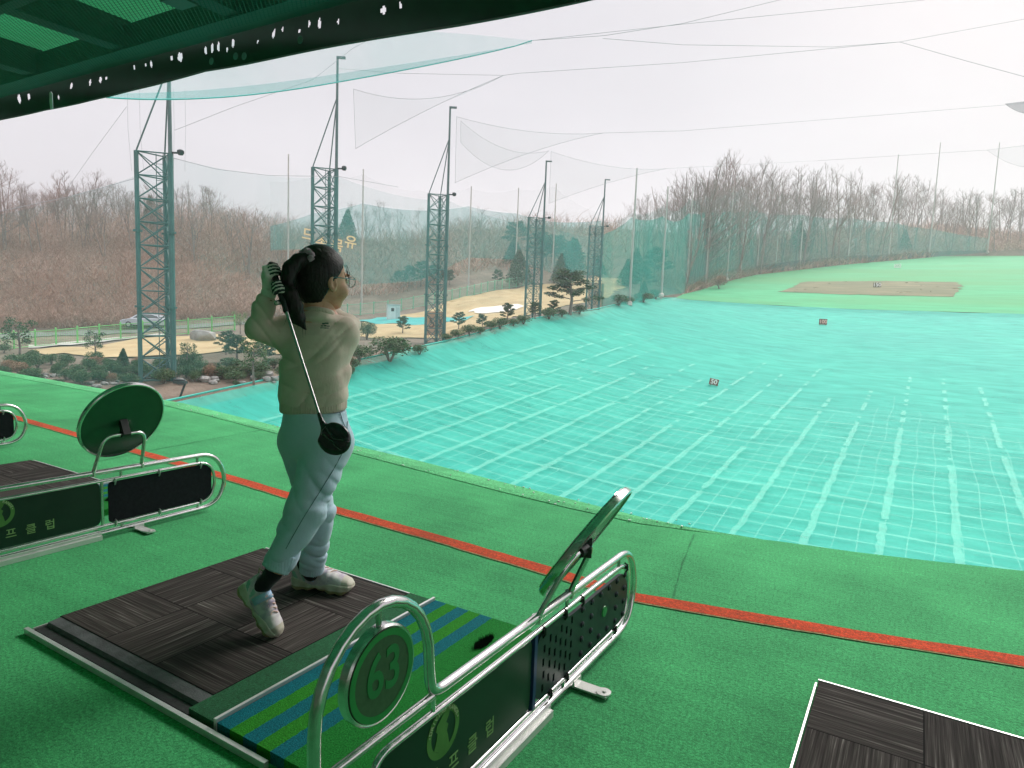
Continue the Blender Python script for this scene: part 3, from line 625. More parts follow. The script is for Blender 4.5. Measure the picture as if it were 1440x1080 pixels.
def ring(mb,c,ro,ri,n=36):
    """flat ring in the YZ plane, facing +x"""
    vs=[];fs=[]
    for i in range(n):
        a=2*math.pi*i/n
        for r_ in (ro,ri): vs.append((c[0],c[1]+r_*math.cos(a),c[2]+r_*math.sin(a)))
    for i in range(n): j=(i+1)%n; fs.append((2*i,2*j,2*j+1,2*i+1))
    mb.add(vs,fs)
divider(-.862,.80,'steel tube bay divider with the round number plate 63 and a slotted black rubber tray','tray',((.83,.10,-.55),(.030,1.07,.500),.825,1.035,.90,1.06,.062,.502))
divider(-3.38,.83,'steel bay divider with a plain black mesh panel and a round mirror seen from behind','mesh',((.91,.03,-.41),(-.005,1.035,.582),.885,1.125,.93,1.135,.025,.515))
divider(-5.97,.93,'steel tube bay divider cut off by the left edge of the frame','far',((.91,.03,-.41),(-.005,1.035,.582),.885,1.125,.93,1.135,.025,.515))
# ------------------------------------------------------------------ roof over the tees
M_ceil=mat_noise('green_roof_sheet',[(.05,.30,.13),(.07,.38,.17)],1.2,5,.6)
_nt=M_ceil.node_tree; _b=_nt.nodes['Principled BSDF']; _o=_nt.nodes['Material Output']; _t=N(_nt,'ShaderNodeBsdfTranslucent'); _t.inputs[0].default_value=(.05,.34,.14,1); _m=N(_nt,'ShaderNodeMixShader'); _m.inputs[0].default_value=.30   # thin green plastic roofing lets some daylight through
_nt.links.new(_b.outputs[0],_m.inputs[1]); _nt.links.new(_t.outputs[0],_m.inputs[2]); _nt.links.new(_m.outputs[0],_o.inputs[0])
M_beam=mat_noise('dark_painted_steel',[(.020,.045,.032),(.035,.07,.048)],3,5,.6)
M_val=mat_mesh_net('dark_green_valance_net',(.006,.045,.026),.024,.35,0,'YZ')
M_valb=mat_noise('dark_green_tarpaulin',[(.004,.030,.018),(.007,.05,.03)],3,5,.75)
M_cnet=mat_mesh_net('ceiling_net_mesh',(.008,.055,.03),.036,.22,0,'XY')
M_conc=mat_noise('painted_concrete',[(.56,.47,.43),(.66,.56,.52)],1.5,6,.85)
YE=4.6; ZE=3.47; X0,X1=-22,8
bld=thing('tee_building',(0,YE,0),'dark green roof of the open tee building with a torn net valance above the bays','building')
def bp(mb,name,mat,**k):
    mb.v=[(a,b-YE,c) for a,b,c in mb.v]; return mb.build(name,mat,bld,**k)
mb=MB(); V=[];F=[]
xs=np.arange(X0,X1,.055)
for i,x in enumerate(xs): z=4.12+(.022 if i%4 in(1,2) else 0); V+= [(x,-5.6,z+.1),(x,YE-.15,z)]
F=[(2*i,2*i+2,2*i+3,2*i+1) for i in range(len(xs)-1)]; mb.add(V,F); bp(mb,'roof_sheet',M_ceil)
for x in np.arange(-20.9,7,1.9):
    mb=MB(); mb.box((x,-.6,3.98),(.11,9.9,.30)); mb.box((x,-.6,3.825),(.2,9.9,.018)); bp(mb,'rafter',M_beam)
for y in (3.05,1.4,-1,-3):
    mb=MB(); mb.box((-7,y,3.76),(30,.10,.10)); bp(mb,'purlin',M_beam)
mb=MB(); mb.box((-7,YE-.25,3.93),(30,.16,.26)); mb.box((-7,YE-.25,3.795),(30,.26,.02)); bp(mb,'edge_beam',M_beam)
for x in (-9.4,-5.6,-4.0,-11.5): 
    mb=MB(); mb.box((x+.3,3.45,3.70),(.12,.12,.30)); mb.box((x+.3,3.45,3.545),(.22,.18,.015)); bp(mb,'hanger_post',M_beam)
mb=MB(); mb.add([(X0,-5.3,3.67),(X1,-5.3,3.67),(X1,YE-.42,3.67),(X0,YE-.42,3.67)],[(0,1,2,3)]); bp(mb,'ceiling_net',M_cnet)
mb=MB(); mb.box(((X0+X1)/2,-5.55,1.9),(X1-X0,.12,4.4)); mb.box((X0-.1,-.5,2),(.12,10,4.4)); bp(mb,'back_wall',M_conc)
mb=MB(); mb.box((-8,-.9,-5.3),(32,9.2,9.9)); bp(mb,'lower_wall',M_conc)
# valance: a doubled strip of dark net with rips that the sky shows through
holes=[(72,136,7,18,'band'),(27,139,5,7,0),(41,136,4,5,0),(101,121,3,5,0),(127,116,3,5,0),(141,112,4,5,0),(149,110,3,3,0),(204,91,2,3,0),(212,90,2.5,5,0),(241,82,2.5,4,0),(253,80,6,7,0),(290,71,3,6,0),(299,68,3,7,0),(308,66,3,7,0),(320,70,2,4,0),(329,61,3,7,0),(364,59,2,3,0),(386,48,3,8,0),(398,41,2,5,0),(422,44,2,3,0),(435,33,2,5,0),(449,33,3,9,0),(188,95,2,3,0),(538,14,6,6,0),(562,7,3,5,0),(475,30,1.5,4,0),(84,137,2,3,0)]
def yplane(px,py,yy): d=ray(px,py); return CAM+d*(yy/d[1])
H=[]
for px,py,rx,ry,k in holes:
    if k=='band': continue
    c=yplane(px,py,YE); D=float((c-CAM)@FV); s=D/FPX; H.append((c[0],c[2],rx*s*.85,ry*s*.8,px))
eave=[(-30,177),(0,169),(60,154),(110,146),(160,136),(215,121),(285,99),(340,90),(420,76),(500,62),(640,36),(820,0),(1100,-56)]
ez=[]; 
for px,py in eave: c=yplane(px,py,YE); ez.append((c[0],c[2]))
EX=[q[0] for q in ez]; EZ_=[q[1] for q in ez]
dx=.0125; vx=np.arange(-14,6,dx); rows=22; bmv=MB(); V=[];F=[]
for x in vx:
    zb=float(np.interp(x,EX,EZ_)); 
    for j in range(rows+1): z=zb+(3.86-zb)*j/rows; V.append((x,YE+.03*math.sin(x*1.7+j*.16)*(1-j/rows),z))
rb=random.Random(4)
for i in range(len(vx)-1):
    zb=float(np.interp(vx[i],EX,EZ_))
    for j in range(rows):
        x=vx[i]+dx/2; z=zb+(3.86-zb)*(j+.5)/rows
        if any(((x-a)/rx)**2+((z-b)/rz)**2<1.0+.25*math.sin(7*x*20+z*33) for a,b,rx,rz,_ in H if abs(x-a)<rx*1.4): continue
        a=i*(rows+1)+j; F.append((a,a+rows+1,a+rows+2,a+1))
bmv.add(V,F); bp(bmv,'net_valance',M_valb,smooth=True,fix=False)
# a second fold of net hanging a little lower with a pale rope in the hem
mb=MB(); pts=[(x,YE+.03*math.sin(x*1.7)+.004,float(np.interp(x,EX,EZ_))+.004) for x in np.arange(-14,6,.06)]; mb.tube(pts,.010,6); bp(mb,'hem_rope',mat_plain('grey_hem_rope',(.16,.14,.15),.8))
for px,py in ((297,86),(331,79),(343,79),(422,56)):
    c=yplane(px,py,YE-.06); mb=MB(); mb.lathe(c,[(.036,0),(.036,.002)],20,Matrix(((1,0,0),(0,0,1),(0,-1,0)))); bp(mb,'round_patch',mat_net('grey_green_patch_net',(.22,.35,.30),.7))
c=yplane(72,140,YE-.08); mb=MB()
mb.prism([(c[0]-.030,c[2]+.085),(c[0]+.006,c[2]+.095),(c[0]+.034,c[2]+.066),(c[0]+.036,c[2]-.115),(c[0]-.022,c[2]-.112),(c[0]-.036,c[2]-.02)],1,c[1]-.004,c[1]+.004)
o=mb.build('torn_cloth',mat_noise('white_cloth',[(.72,.72,.80),(.82,.82,.86)],8,4,.8)); tag(o,'torn strip of white cloth hanging from the roof edge at the upper left','cloth')
# ------------------------------------------------------------------ towers, poles, nets, cables
M_tow=mat_noise('teal_painted_steel',[(.045,.108,.104),(.072,.15,.142)],1.5,5,.55,bumps=.05)
M_mast=mat_noise('grey_mast_steel',[(.07,.11,.11),(.11,.16,.155)],1.5,4,.5)
M_pole=mat_noise('grey_concrete_pole',[(.34,.34,.31),(.46,.45,.42)],.6,5,.8)
M_wire=mat_plain('grey_steel_cable',(.24,.24,.25),.5)
M_lamp=mat_plain('dark_lamp_housing',(.03,.045,.045),.5)
tow_rot=math.atan2(8.7+17.4,0)*0
def tower_proto():
    """a three legged lattice tower, its longest face along the range; legs to 11.3 m, mast to 17.8 m"""
    t=thing('lattice_tower',(0,0,0),'x','lattice tower','teal lattice towers along the left side of the range')
    H=11.3; Lg=[(0,0),(1.0,1.05),(.04,1.37)]
    for k,(a,b) in enumerate(Lg):
        mb=MB(); mb.tube([(a,b,-1.5),(a,b,H)],.135 if k==1 else .105,8)
        for z in (H*.66,H*.33): mb.lathe((a,b,z-.05),[(.21,0),(.21,.10)],8)
        mb.build('leg',M_tow,t,smooth=40)
    n=10; mb=MB()
    for k in range(n+1):
        z=H*k/n
        for i in range(3):
            a,b=Lg[i],Lg[(i+1)%3]; mb.tube([(*a,z),(*b,z)],.035,5)
            if k<n: z2=H*(k+1)/n; mb.tube([(*a,z),(*b,z2)],.030,5); mb.tube([(*b,z),(*a,z2)],.030,5)
    mb.build('bracing',M_tow,t)
    a,b=Lg[1]
    mb=MB(); mb.tube([(a,b,H),(a,b,H+6.5)],[.095,.07],8); mb.box((a+.2,b+.1,H+6.45),(.55,.12,.14),Matrix.Rotation(.6,3,'Z')); mb.build('mast',M_mast,t,smooth=40)
    mb=MB()
    for c in (Lg[0],Lg[2]): mb.tube([(*c,H),(a,b,H+4.2)],.04,5)
    mb.build('mast_stay',M_mast,t)
    mb=MB(); mb.beam((a,b,H+.05),(a+.45,b+.27,H+.05),.08,.08); mb.lathe((a+.42,b+.25,H-.05),[(.10,0),(.16,.10),(.15,.22),(.07,.27)],12); mb.build('floodlight',M_lamp,t,smooth=40)
    mb=MB(); mb.tube([(.35,.75,0),(.35,.75,H)],.02,5); mb.tube([(.6,.95,0),(.6,.95,H)],.02,5)
    for z in np.arange(.4,H,.4): mb.tube([(.35,.75,z),(.6,.95,z)],.014,4)
    mb.build('ladder',M_mast,t); return t
tp=tower_proto()
TWS=[((240,535),33,'nearest teal lattice tower, its mast running up behind the roof edge'),((469,500),42.9,'teal lattice tower rising directly behind the child\'s head'),((618,482),52.5,'teal lattice tower with the pinkish 50 board behind its legs'),((757,443),62.6,'teal lattice tower between the one with the 50 board and the farthest one'),((843,431),72.0,'farthest and smallest teal lattice tower, seen through the teal net')]
LEFT=[198,438,598,738,824]; TOWERS=[]
HZROW=lambda px,D: float(P(px,0,D)[2])
for i,((px,py),D,lab) in enumerate(TWS):
    o=tp if i==0 else copy_tree(tp)
    c=P(LEFT[i],py,D); top=P(LEFT[i],[212,235,272,305,317][i],D)[2]; base=float(c[2]); s=(top-base)/11.3
    o.location=c; sx=[1.02,.98,1.0,1.0,1.0][i]; o.scale=(sx,sx,s) 
    if i==0: pass
    o['label']=lab; TOWERS.append((c,top))
def pole(name,px,ytop,base,label,group,r=.13,mat=None):
    b=np.array(base); D=float((b-CAM)@FV); top=P(px,ytop,D); o_=thing(name,b,label,'pole',group)
    mb=MB(); h=float(top[2]-b[2]); mb.tube([(0,0,-.4),(0,0,h)],[r,r*.55],8); mb.build('shaft',mat or M_pole,o_,smooth=40)
    mb=MB(); mb.lathe((0,0,-.1),[(r*2.2,0),(r*2.2,.35),(r*1.2,.5)],8); mb.build('footing',M_conc,o_); return o_
BP=[(885,428,236,79.5),(930,416,262,92),(965,413,262,None),(992,404,268,None),(1022,396,262,None),(1041,391,275,None),(1064,386,285,None),(1090,384,330,None)]
POLES=[]
for px,py,yt,D in BP:
    b=P(px,py,D) if D else hit(px,py-1)
    if b is None: b=P(px,py,130)
    POLES.append(np.array(b)); pole('net_pole',px+4,yt,b,'tall grey pole carrying the teal net along the left side of the green','grey poles carrying the teal side net',.16)
FP=[(1124,381,312),(1192,373,300),(1249,369,217),(1306,364,200),(1388,361,200)]
FPOL=[]
for px,py,yt in FP:
    b=hit(px,py-2); b=np.array(b) if b is not None else P(px,py,GBY[-1])
    FPOL.append(b); pole('net_pole',px+6,yt,b,'slender pale pole standing at the top edge of the green in front of the wood','slender poles along the top of the green',.2)
MP=[(405,452,217,92),(508,447,238,95),(538,436,262,104) if 0 else (658,420,262,108),(724,404,264,116),(776,402,258,118)]
MPOL=[]
for (px,py,yt,D) in MP:
    b=P(px,py,D); MPOL.append(b); pole('net_pole',px+2,yt,b,'grey pole standing behind the straw lawn against the brown slope','grey poles behind the straw lawn',.15)
def curtain(name,bases,tops,mat,label,sag=0.0,n=12,group=None,lower=0,kind=None):
    """a net hung between neighbouring points, its upper edge sagging"""
    mb=MB(); V=[];F=[]; 
    for (b0,b1),(t0,t1) in zip(zip(bases[:-1],bases[1:]),zip(tops[:-1],tops[1:])):
        o=len(V)
        for i in range(n+1):
            f=i/n; b=np.array(b0)*(1-f)+np.array(b1)*f; t=np.array(t0)*(1-f)+np.array(t1)*f; L=float(np.linalg.norm(np.array(t1)-np.array(t0)))
            t=t-np.array([0,0,4*f*(1-f)*sag*L])
            for j in range(7):
                g_=j/6; q=b*(1-g_)+t*g_; w_=.12*math.sin(6.28*f*3+g_*2)*(g_*(1-g_)*4); V.append(q+FV*w_)
        for i in range(n):
            for j in range(6): a=o+i*7+j; F.append((a,a+7,a+8,a+1))
    mb.add(V,F); o=mb.build(name,mat,smooth=True,fix=False); tag(o,label,'net',group,kind); return o
def above(b,px,py): D=float((np.array(b)-CAM)@FV); return P(px,py,D)
NB=[P(846,432,73)]+POLES[:7]
curtain('side_net',NB,[above(b,px,py) for b,(px,py) in zip(NB,[(847,330),(888,306),(932,304),(968,300),(995,297),(1025,297),(1043,297),(1066,296)])],mat_net('teal_side_net',(.02,.44,.36),.45,.14,.4),'strong teal net hung low between the poles beside the green',.03)
curtain('side_net',[q+FV*.4 for q in NB],[above(b,px,py) for b,(px,py) in zip([q+FV*.4 for q in NB],[(847,312),(889,300),(933,288),(969,280),(996,276),(1026,270),(1044,264),(1067,296)])],mat_net('pale_teal_net',(.10,.42,.37),.16,.3,.4),'thin pale teal net rising behind the strong teal one beside the green',.04)
NM=[P(380,425,95),P(440,412,96),MPOL[1],P(590,402,102),MPOL[2],MPOL[3],MPOL[4],P(846,405,112)]
nmB=[above(b,px,py) for b,(px,py) in zip(NM,[(380,352),(440,350),(510,400),(590,395),(658,362),(724,365),(778,385),(846,388)])]
nmT=[above(b,px,py) for b,(px,py) in zip(NM,[(380,318),(440,300),(510,286),(590,296),(659,290),(725,300),(778,312),(846,310)])]
curtain('back_net',nmB,nmT,mat_net('hazy_teal_net',(.03,.36,.33),.38,.22,.25),'wide hazy teal net hung behind the straw lawn across the wooded slope',.02)
curtain('upper_net',nmT,[above(b,px,py) for b,(px,py) in zip(NM,[(380,255),(440,248),(511,245),(590,268),(660,264),(726,266),(779,262),(846,300)])],mat_net('faint_grey_net',(.5,.52,.52),.06),'faint grey net between the tops of the poles behind the straw lawn',.06)
FB=[POLES[6]]+FPOL; 
curtain('end_net',FB,[above(b,px,py) for b,(px,py) in zip(FB,[(1066,298),(1128,302),(1196,306),(1254,312),(1311,322),(1391,335)])],mat_net('thin_green_end_net',(.03,.42,.36),.40,.2,.3),'thin green net along the top of the green in front of the wood',.02)
curtain('low_net',[q-FV*.5 for q in FB],[above(q-FV*.5,px,py) for q,(px,py) in zip(FB,[(1064,374),(1124,366),(1192,360),(1249,358),(1306,354),(1388,352)])],mat_net('dark_teal_low_net',(.04,.17,.16),.55,.3,.6),'low dark teal net at the foot of the poles along the top of the green',.0)
# net along the towers
TB=[P(-60,560,26),P(120,556,29.5)]+[np.array([c[0]+1.3,c[1]+1.1,c[2]-.3]) for c,_ in TOWERS]
TTp=[above(TB[0],-60,310),above(TB[1],110,272)]+[above(b,px,py) for b,(px,py) in zip(TB[2:],[(243,222),(476,248),(630,282),(768,316),(850,332)])]
curtain('tower_net',TB,TTp,mat_net('sheer_teal_tower_net',(.12,.46,.42),.13,.2,.3),'sheer teal net hung along the row of lattice towers',.035,16)
M_flap=mat_net('grey_flap_net',(.42,.46,.46),.11)
def flap(name,A,B,Cc,label,mat,bow=(.06,.06,.10),n=14,hem=True,sagz=0):
    """triangular net: A top and B bottom of its upright edge, Cc the far corner; its edges hang in curves"""
    A,B,Cc=[np.array(q) for q in (A,B,Cc)]; V=[];F=[]; L=np.linalg.norm(Cc-A); up=np.array([0,0,1.0])
    def ea(f): return A*(1-f)+Cc*f-up*4*f*(1-f)*bow[0]*L
    def eb(f): return B*(1-f)+Cc*f-up*4*f*(1-f)*bow[1]*L
    for i in range(n+1):
        f=i/n
        for j in range(7): g_=j/6; q=ea(f)*(1-g_)+eb(f)*g_; V.append(q+FV*.5*math.sin(math.pi*f)*math.sin(math.pi*g_))
    for i in range(n):
        for j in range(6): a=i*7+j; F.append((a,a+7,a+8,a+1))
    mb=MB(); mb.add(V,F); o=tag(mb.build(name,mat,smooth=True,fix=False),label,'net')
    if hem: mb=MB(); mb.tube([ea(i/n) for i in range(n+1)],0.012,4); mb.tube([eb(i/n) for i in range(n+1)],.012,4); mb.tube([A,B],.012,4); mb.build('hem_cord',M_wire,o)
    return o
flap('net_flap',P(497,125,46),P(500,209,46),P(708,106,50),'nearest triangular grey net flap, between the second and third towers',M_flap,(.10,-.02,0))
flap('net_flap',P(642,164,56),P(640,257,56),P(848,187,61),'triangular grey net flap right of the third tower',M_flap,(.04,-.03,0))
flap('net_flap',P(775,213,66),P(772,286,66),P(938,237,74),'triangular grey net flap farthest down range, before the last tower',M_flap,(.04,-.02,0))
flap('net_flap',P(648,170,57.5),P(648,200,57.5),P(772,212,62),'narrow grey net strip hanging between the third and fourth towers',M_flap,(.12,.22,0))
flap('net_flap',P(1478,138,60),P(1478,158,60),P(1413,146,70),'small dark net corner high at the right edge of the frame',mat_net('dark_flap_net',(.12,.14,.15),.5),(0,.05,0))
flap('net_flap',P(1478,200,70),P(1478,236,70),P(1388,211,84),'pale green net corner at the right edge of the frame, below the dark one',M_flap,(0,.05,0))
# the big canopy net slung from the roof to a cable
A=P(150,95,26);B=P(160,138,24);Cc=P(748,57,40)
V=[];F=[];n=26
for i in range(n+1):
    f=i/n; top=P(150+598*f,95-38*f-58*math.sin(math.pi*f)*(.55),27+13*f); bl=P(150+598*f,137+34*math.sin(min(1,f*2.05)*math.pi/2)*(1 if f<.4 else 1)*(1-f)**.55*.62-80*f**1.35,24+16*f)
    for j in range(9): g_=j/8; q=top*(1-g_)+bl*g_; V.append(q-np.array([0,0,1])*math.sin(math.pi*g_)*.15)
for i in range(n):
    for j in range(8): a=i*9+j; F.append((a,a+9,a+10,a+1))
mb=MB(); mb.add(V,F); cn=tag(mb.build('canopy_net',mat_net('pale_teal_canopy_net',(.20,.55,.52),.20,.25,.25),smooth=True,fix=False),'large pale teal net slung below the roof edge across the first two towers','net')
mb=MB(); mb.tube([V[i*9+8] for i in range(n+1)],.03,5); mb.build('hem_cord',mat_plain('teal_hem',(.06,.36,.33),.7),cn)
V2=[]
for i in range(n+1):
    for j in (6.6,8): g_=j/8; f=i/n; a=np.array(V[i*9+4]); b=np.array(V[i*9+8]); V2.append(a+(b-a)*((g_-.5)*2)+FV*-.03)
mb=MB(); mb.add(V2,[(2*i,2*i+2,2*i+3,2*i+1) for i in range(n)]); mb.build('hem_band',mat_net('teal_hem_band',(.06,.45,.42),.35),cn,smooth=True)
def cable(pts,label,r=.022,sag=0):
    mb=MB(); q=[P(*p) for p in pts]; out=[]
    for a,b in zip(q[:-1],q[1:]):
        for i in range(10): f=i/10; out.append(a*(1-f)+b*f-np.array([0,0,1])*4*f*(1-f)*sag)
    out.append(q[-1]); mb.tube(out,r*.62,4); o=mb.build('cable',M_wire); tag(o,label,'cable'); return o
cable([(748,57,40),(850,50,41),(960,33,42),(1100,-1,44)],'grey cable running up to the right from the tip of the canopy net',.02)
cable([(748,57,40),(960,34,45),(1300,0,50)],'thin grey cable just below the one from the canopy tip',.02)
cable([(848,54,42),(960,63,45),(1170,66,50),(1265,59,52),(1445,26,56)],'grey cable sagging across the sky and rising at the right edge',.022)
cable([(708,106,50),(730,103,50),(960,88,54),(1265,59,52.2)],'grey cable from the tip of the nearest net flap to the sagging one',.022)
cable([(1265,59,52),(1360,86,48),(1445,109,45)],'grey cable falling to the right edge below the others',.022)
cable([(848,187,61),(960,184,64),(1200,165,68),(1445,145,70)],'faint cable from the tip of the second net flap across to the right',.02)
cable([(938,237,74),(1150,226,90),(1388,211,84)],'faint low cable just above the tree tops on the right',.02)
cable([(243,222,33),(305,238,36),(380,247,39),(476,248,42.9),(560,263,47)],'slack grey rope between the first two towers at lamp height',.02)
cable([(0,297,27),(100,276,29.5),(193,250,33)],'slack rope from the left edge of the frame to the first tower',.018)
cable([(246,183,33),(330,150,36),(440,112,41),(496,68,44),(560,34,47)],'long thin cable rising to the right across the canopy net',.018)
cable([(472,96,42.9),(497,98,46),(560,103,48),(708,106,50)],'thin cable from the second mast along the top of the nearest net flap',.018)
cable([(178,150,30),(130,215,31),(70,300,31)],'thin guy wire slanting down to the left of the first tower',.012)
for px in (179,196,244,260): cable([(px,125,32),(px+1,180,32.5),(px+ (6 if px<200 else 0),240,33)],'thin loose cord hanging beside the first tower mast',.009)['group']='loose cords beside the first tower mast'
# ------------------------------------------------------------------ trees and plants
M_bark=mat_noise('grey_brown_bark',[(.12,.092,.08),(.20,.16,.14),(.28,.235,.21)],3,4,.9)
M_bark2=mat_noise('reddish_bark',[(.15,.095,.075),(.26,.175,.145)],3,4,.9)
M_needle=mat_noise('dark_pine_needles',[(.018,.045,.022),(.04,.085,.035),(.075,.12,.05)],2.2,4,.8)
M_leaf=mat_noise('garden_shrub_leaves',[(.022,.060,.022),(.05,.105,.035),(.10,.15,.055)],3.0,4,.75)
M_leafy=mat_noise('yellow_green_leaves',[(.10,.15,.04),(.18,.23,.07),(.26,.29,.10)],3,4,.75)
M_leafb=mat_noise('russet_dry_leaves',[(.16,.09,.05),(.27,.16,.10),(.36,.24,.15)],3,4,.9)
def bare_tree(seed,spread=.5,forks=1,dens=11):
    """bare deciduous tree 1 unit tall"""
    rb=random.Random(seed); trunk=MB(); crown=MB()
    def limb(mb,p,d,L,r,segs,sides,bend):
        pts=[p]; rs=[r]; q=Vector(p); d=Vector(d).normalized()
        for i in range(segs):
            d=(d+Vector((rb.uniform(-bend,bend),rb.uniform(-bend,bend),rb.uniform(-bend*.3,bend*.7)))).normalized(); q=q+d*L/segs; pts.append(q.copy()); rs.append(r*(1-(i+1)/segs*.72))
        mb.tube(pts,rs,sides,cap=False); return pts,rs
    def twigs(p,d,L,r,depth):
        pts,rs=limb(crown,p,d,L,r,3 if depth<2 else 2,3,.22 if depth<2 else .35)
        if depth>=3: return
        k=[5,5,4][depth]+rb.randint(-1,1)
        for i in range(k):
            f=rb.uniform(.25,1); j=min(len(pts)-2,int(f*(len(pts)-1))); q=pts[j].lerp(pts[j+1],rb.random()); dd=(pts[j+1]-pts[j]).normalized()
            s=Vector((rb.uniform(-1,1),rb.uniform(-1,1),rb.uniform(-.2,.7))); s=(dd*.75+s*.75).normalized(); s.z+=.25
            twigs(q,s,L*rb.uniform(.38,.62),max(r*.42,.0008),depth+1)
    for k in range(forks):
        lean=(rb.uniform(-.1,.1)*(1+.8*(forks>1)),rb.uniform(-.1,.1)*(1+.8*(forks>1)),1); hh=rb.uniform(.82,1) if forks>1 else .97
        pts,rs=limb(trunk,Vector((rb.uniform(-.01,.01)*forks,rb.uniform(-.01,.01)*forks,-.03)),lean,hh,0.0090,8,6,.09)
        for i in range(dens):
            f=rb.uniform(.16,1.0)**.8; a=f*(len(pts)-1); j=min(len(pts)-2,int(a)); q=pts[j].lerp(pts[j+1],a-j); an=rb.uniform(0,6.28)
            s=Vector((math.cos(an)*spread*1.5,math.sin(an)*spread*1.5,rb.uniform(.35,1.1)))
            twigs(q,s,(1.15-f)*rb.uniform(.34,.60),.0040*(1.25-f*.7),1 if forks>1 or f>.8 else 0 if rb.random()<.45 else 1)
    return trunk,crown
def tree_proto(seed,mat,label,group,**k):
    t=thing('bare_tree',(0,0,0),label,'tree',group); tr,cr=bare_tree(seed,**k); tr.build('trunk',mat,t,smooth=True,fix=False); cr.build('crown',mat,t,fix=False); return t
PROT=[tree_proto(s,M_bark if i%3 else M_bark2,'x','x',spread=sp_,forks=f_,dens=d_) for i,(s,sp_,f_,d_) in enumerate([(11,.45,1,13),(12,.65,1,11),(13,.40,2,8),(14,.8,1,10),(15,.5,3,6),(16,.32,1,14),(17,.6,2,8),(18,.55,4,5),(19,.30,1,9),(20,.5,2,6)])]
used=set()
def place_tree(x,y,h,label,group,rb,pi=None):
    i=rb.randrange(len(PROT)) if pi is None else pi; o=PROT[i]
    if i in used: o=copy_tree(o)
    used.add(i); z=TT(x,y); o.location=(x,y,z-.1); o.rotation_euler=(rb.uniform(-.05,.05),rb.uniform(-.05,.05),rb.uniform(0,6.28)); w_=rb.uniform(.85,1.2); o.scale=(h*w_,h*w_,h)
    o['label']=label; o['group']=group; return o
def skyline(tab): 
    xs_,ys_=zip(*tab); return lambda px:float(np.interp(px,xs_,ys_))
rb=random.Random(21)
def wood(n,x0,x1,dfun,sky_,label,group,lo=.72,hi=1.02):
    k=0
    for i in range(n*3):
        if k>=n: break
        px=x0+(x1-x0)*((k+rb.random())/n); D=dfun(px)*rb.uniform(.98,1.30) if rb.random()<.75 else dfun(px)*rb.uniform(.93,1.05)
        q=P(px,400,D); x,y=q[0],q[1]
        if inrange(x,y): continue
        z=TT(x,y); top=P(px,sky_(px),D)[2]; h=(top-z)*(rb.uniform(lo,hi) if rb.random()<.7 else rb.uniform(lo*.6,lo))
        if h<2.5: h=2.5*rb.uniform(1,1.5)
        place_tree(x,y,min(h,24),label,group,rb); k+=1
sk1=skyline([(-40,240),(10,215),(25,240),(70,250),(130,228),(190,262),(240,250),(300,255),(330,285),(400,292)])
wood(108,-30,400,skyline([(0,90),(120,94),(330,104),(400,110)]),sk1,'bare grey brown tree in the wood on the brown bank at the left','bare trees in the wood on the left bank')
sk2=skyline([(400,290),(450,285),(510,272),(560,285),(640,300),(680,285),(700,300),(760,292),(830,315),(880,300)])
wood(44,400,880,skyline([(400,118),(500,142),(640,160),(760,170),(880,185)]),sk2,'small hazy bare tree on the wooded slope behind the teal nets','bare trees on the slope behind the nets',.7,1.0)
sk3=skyline([(880,282),(930,258),(960,225),(1000,202),(1060,205),(1090,240),(1130,225),(1200,235),(1290,245),(1330,262),(1400,250),(1450,262)])
wood(56,890,1075,lambda px:DB(px)*1.04 if px>960 else 150,sk3,'tall bare tree in the thicket above the left corner of the green','bare trees above the left corner of the green',.75,1.02)
wood(92,1070,1470,lambda px:DB(px)*1.03,sk3,'bare tree in the wood along the top of the green','bare trees along the top of the green',.72,1.02)
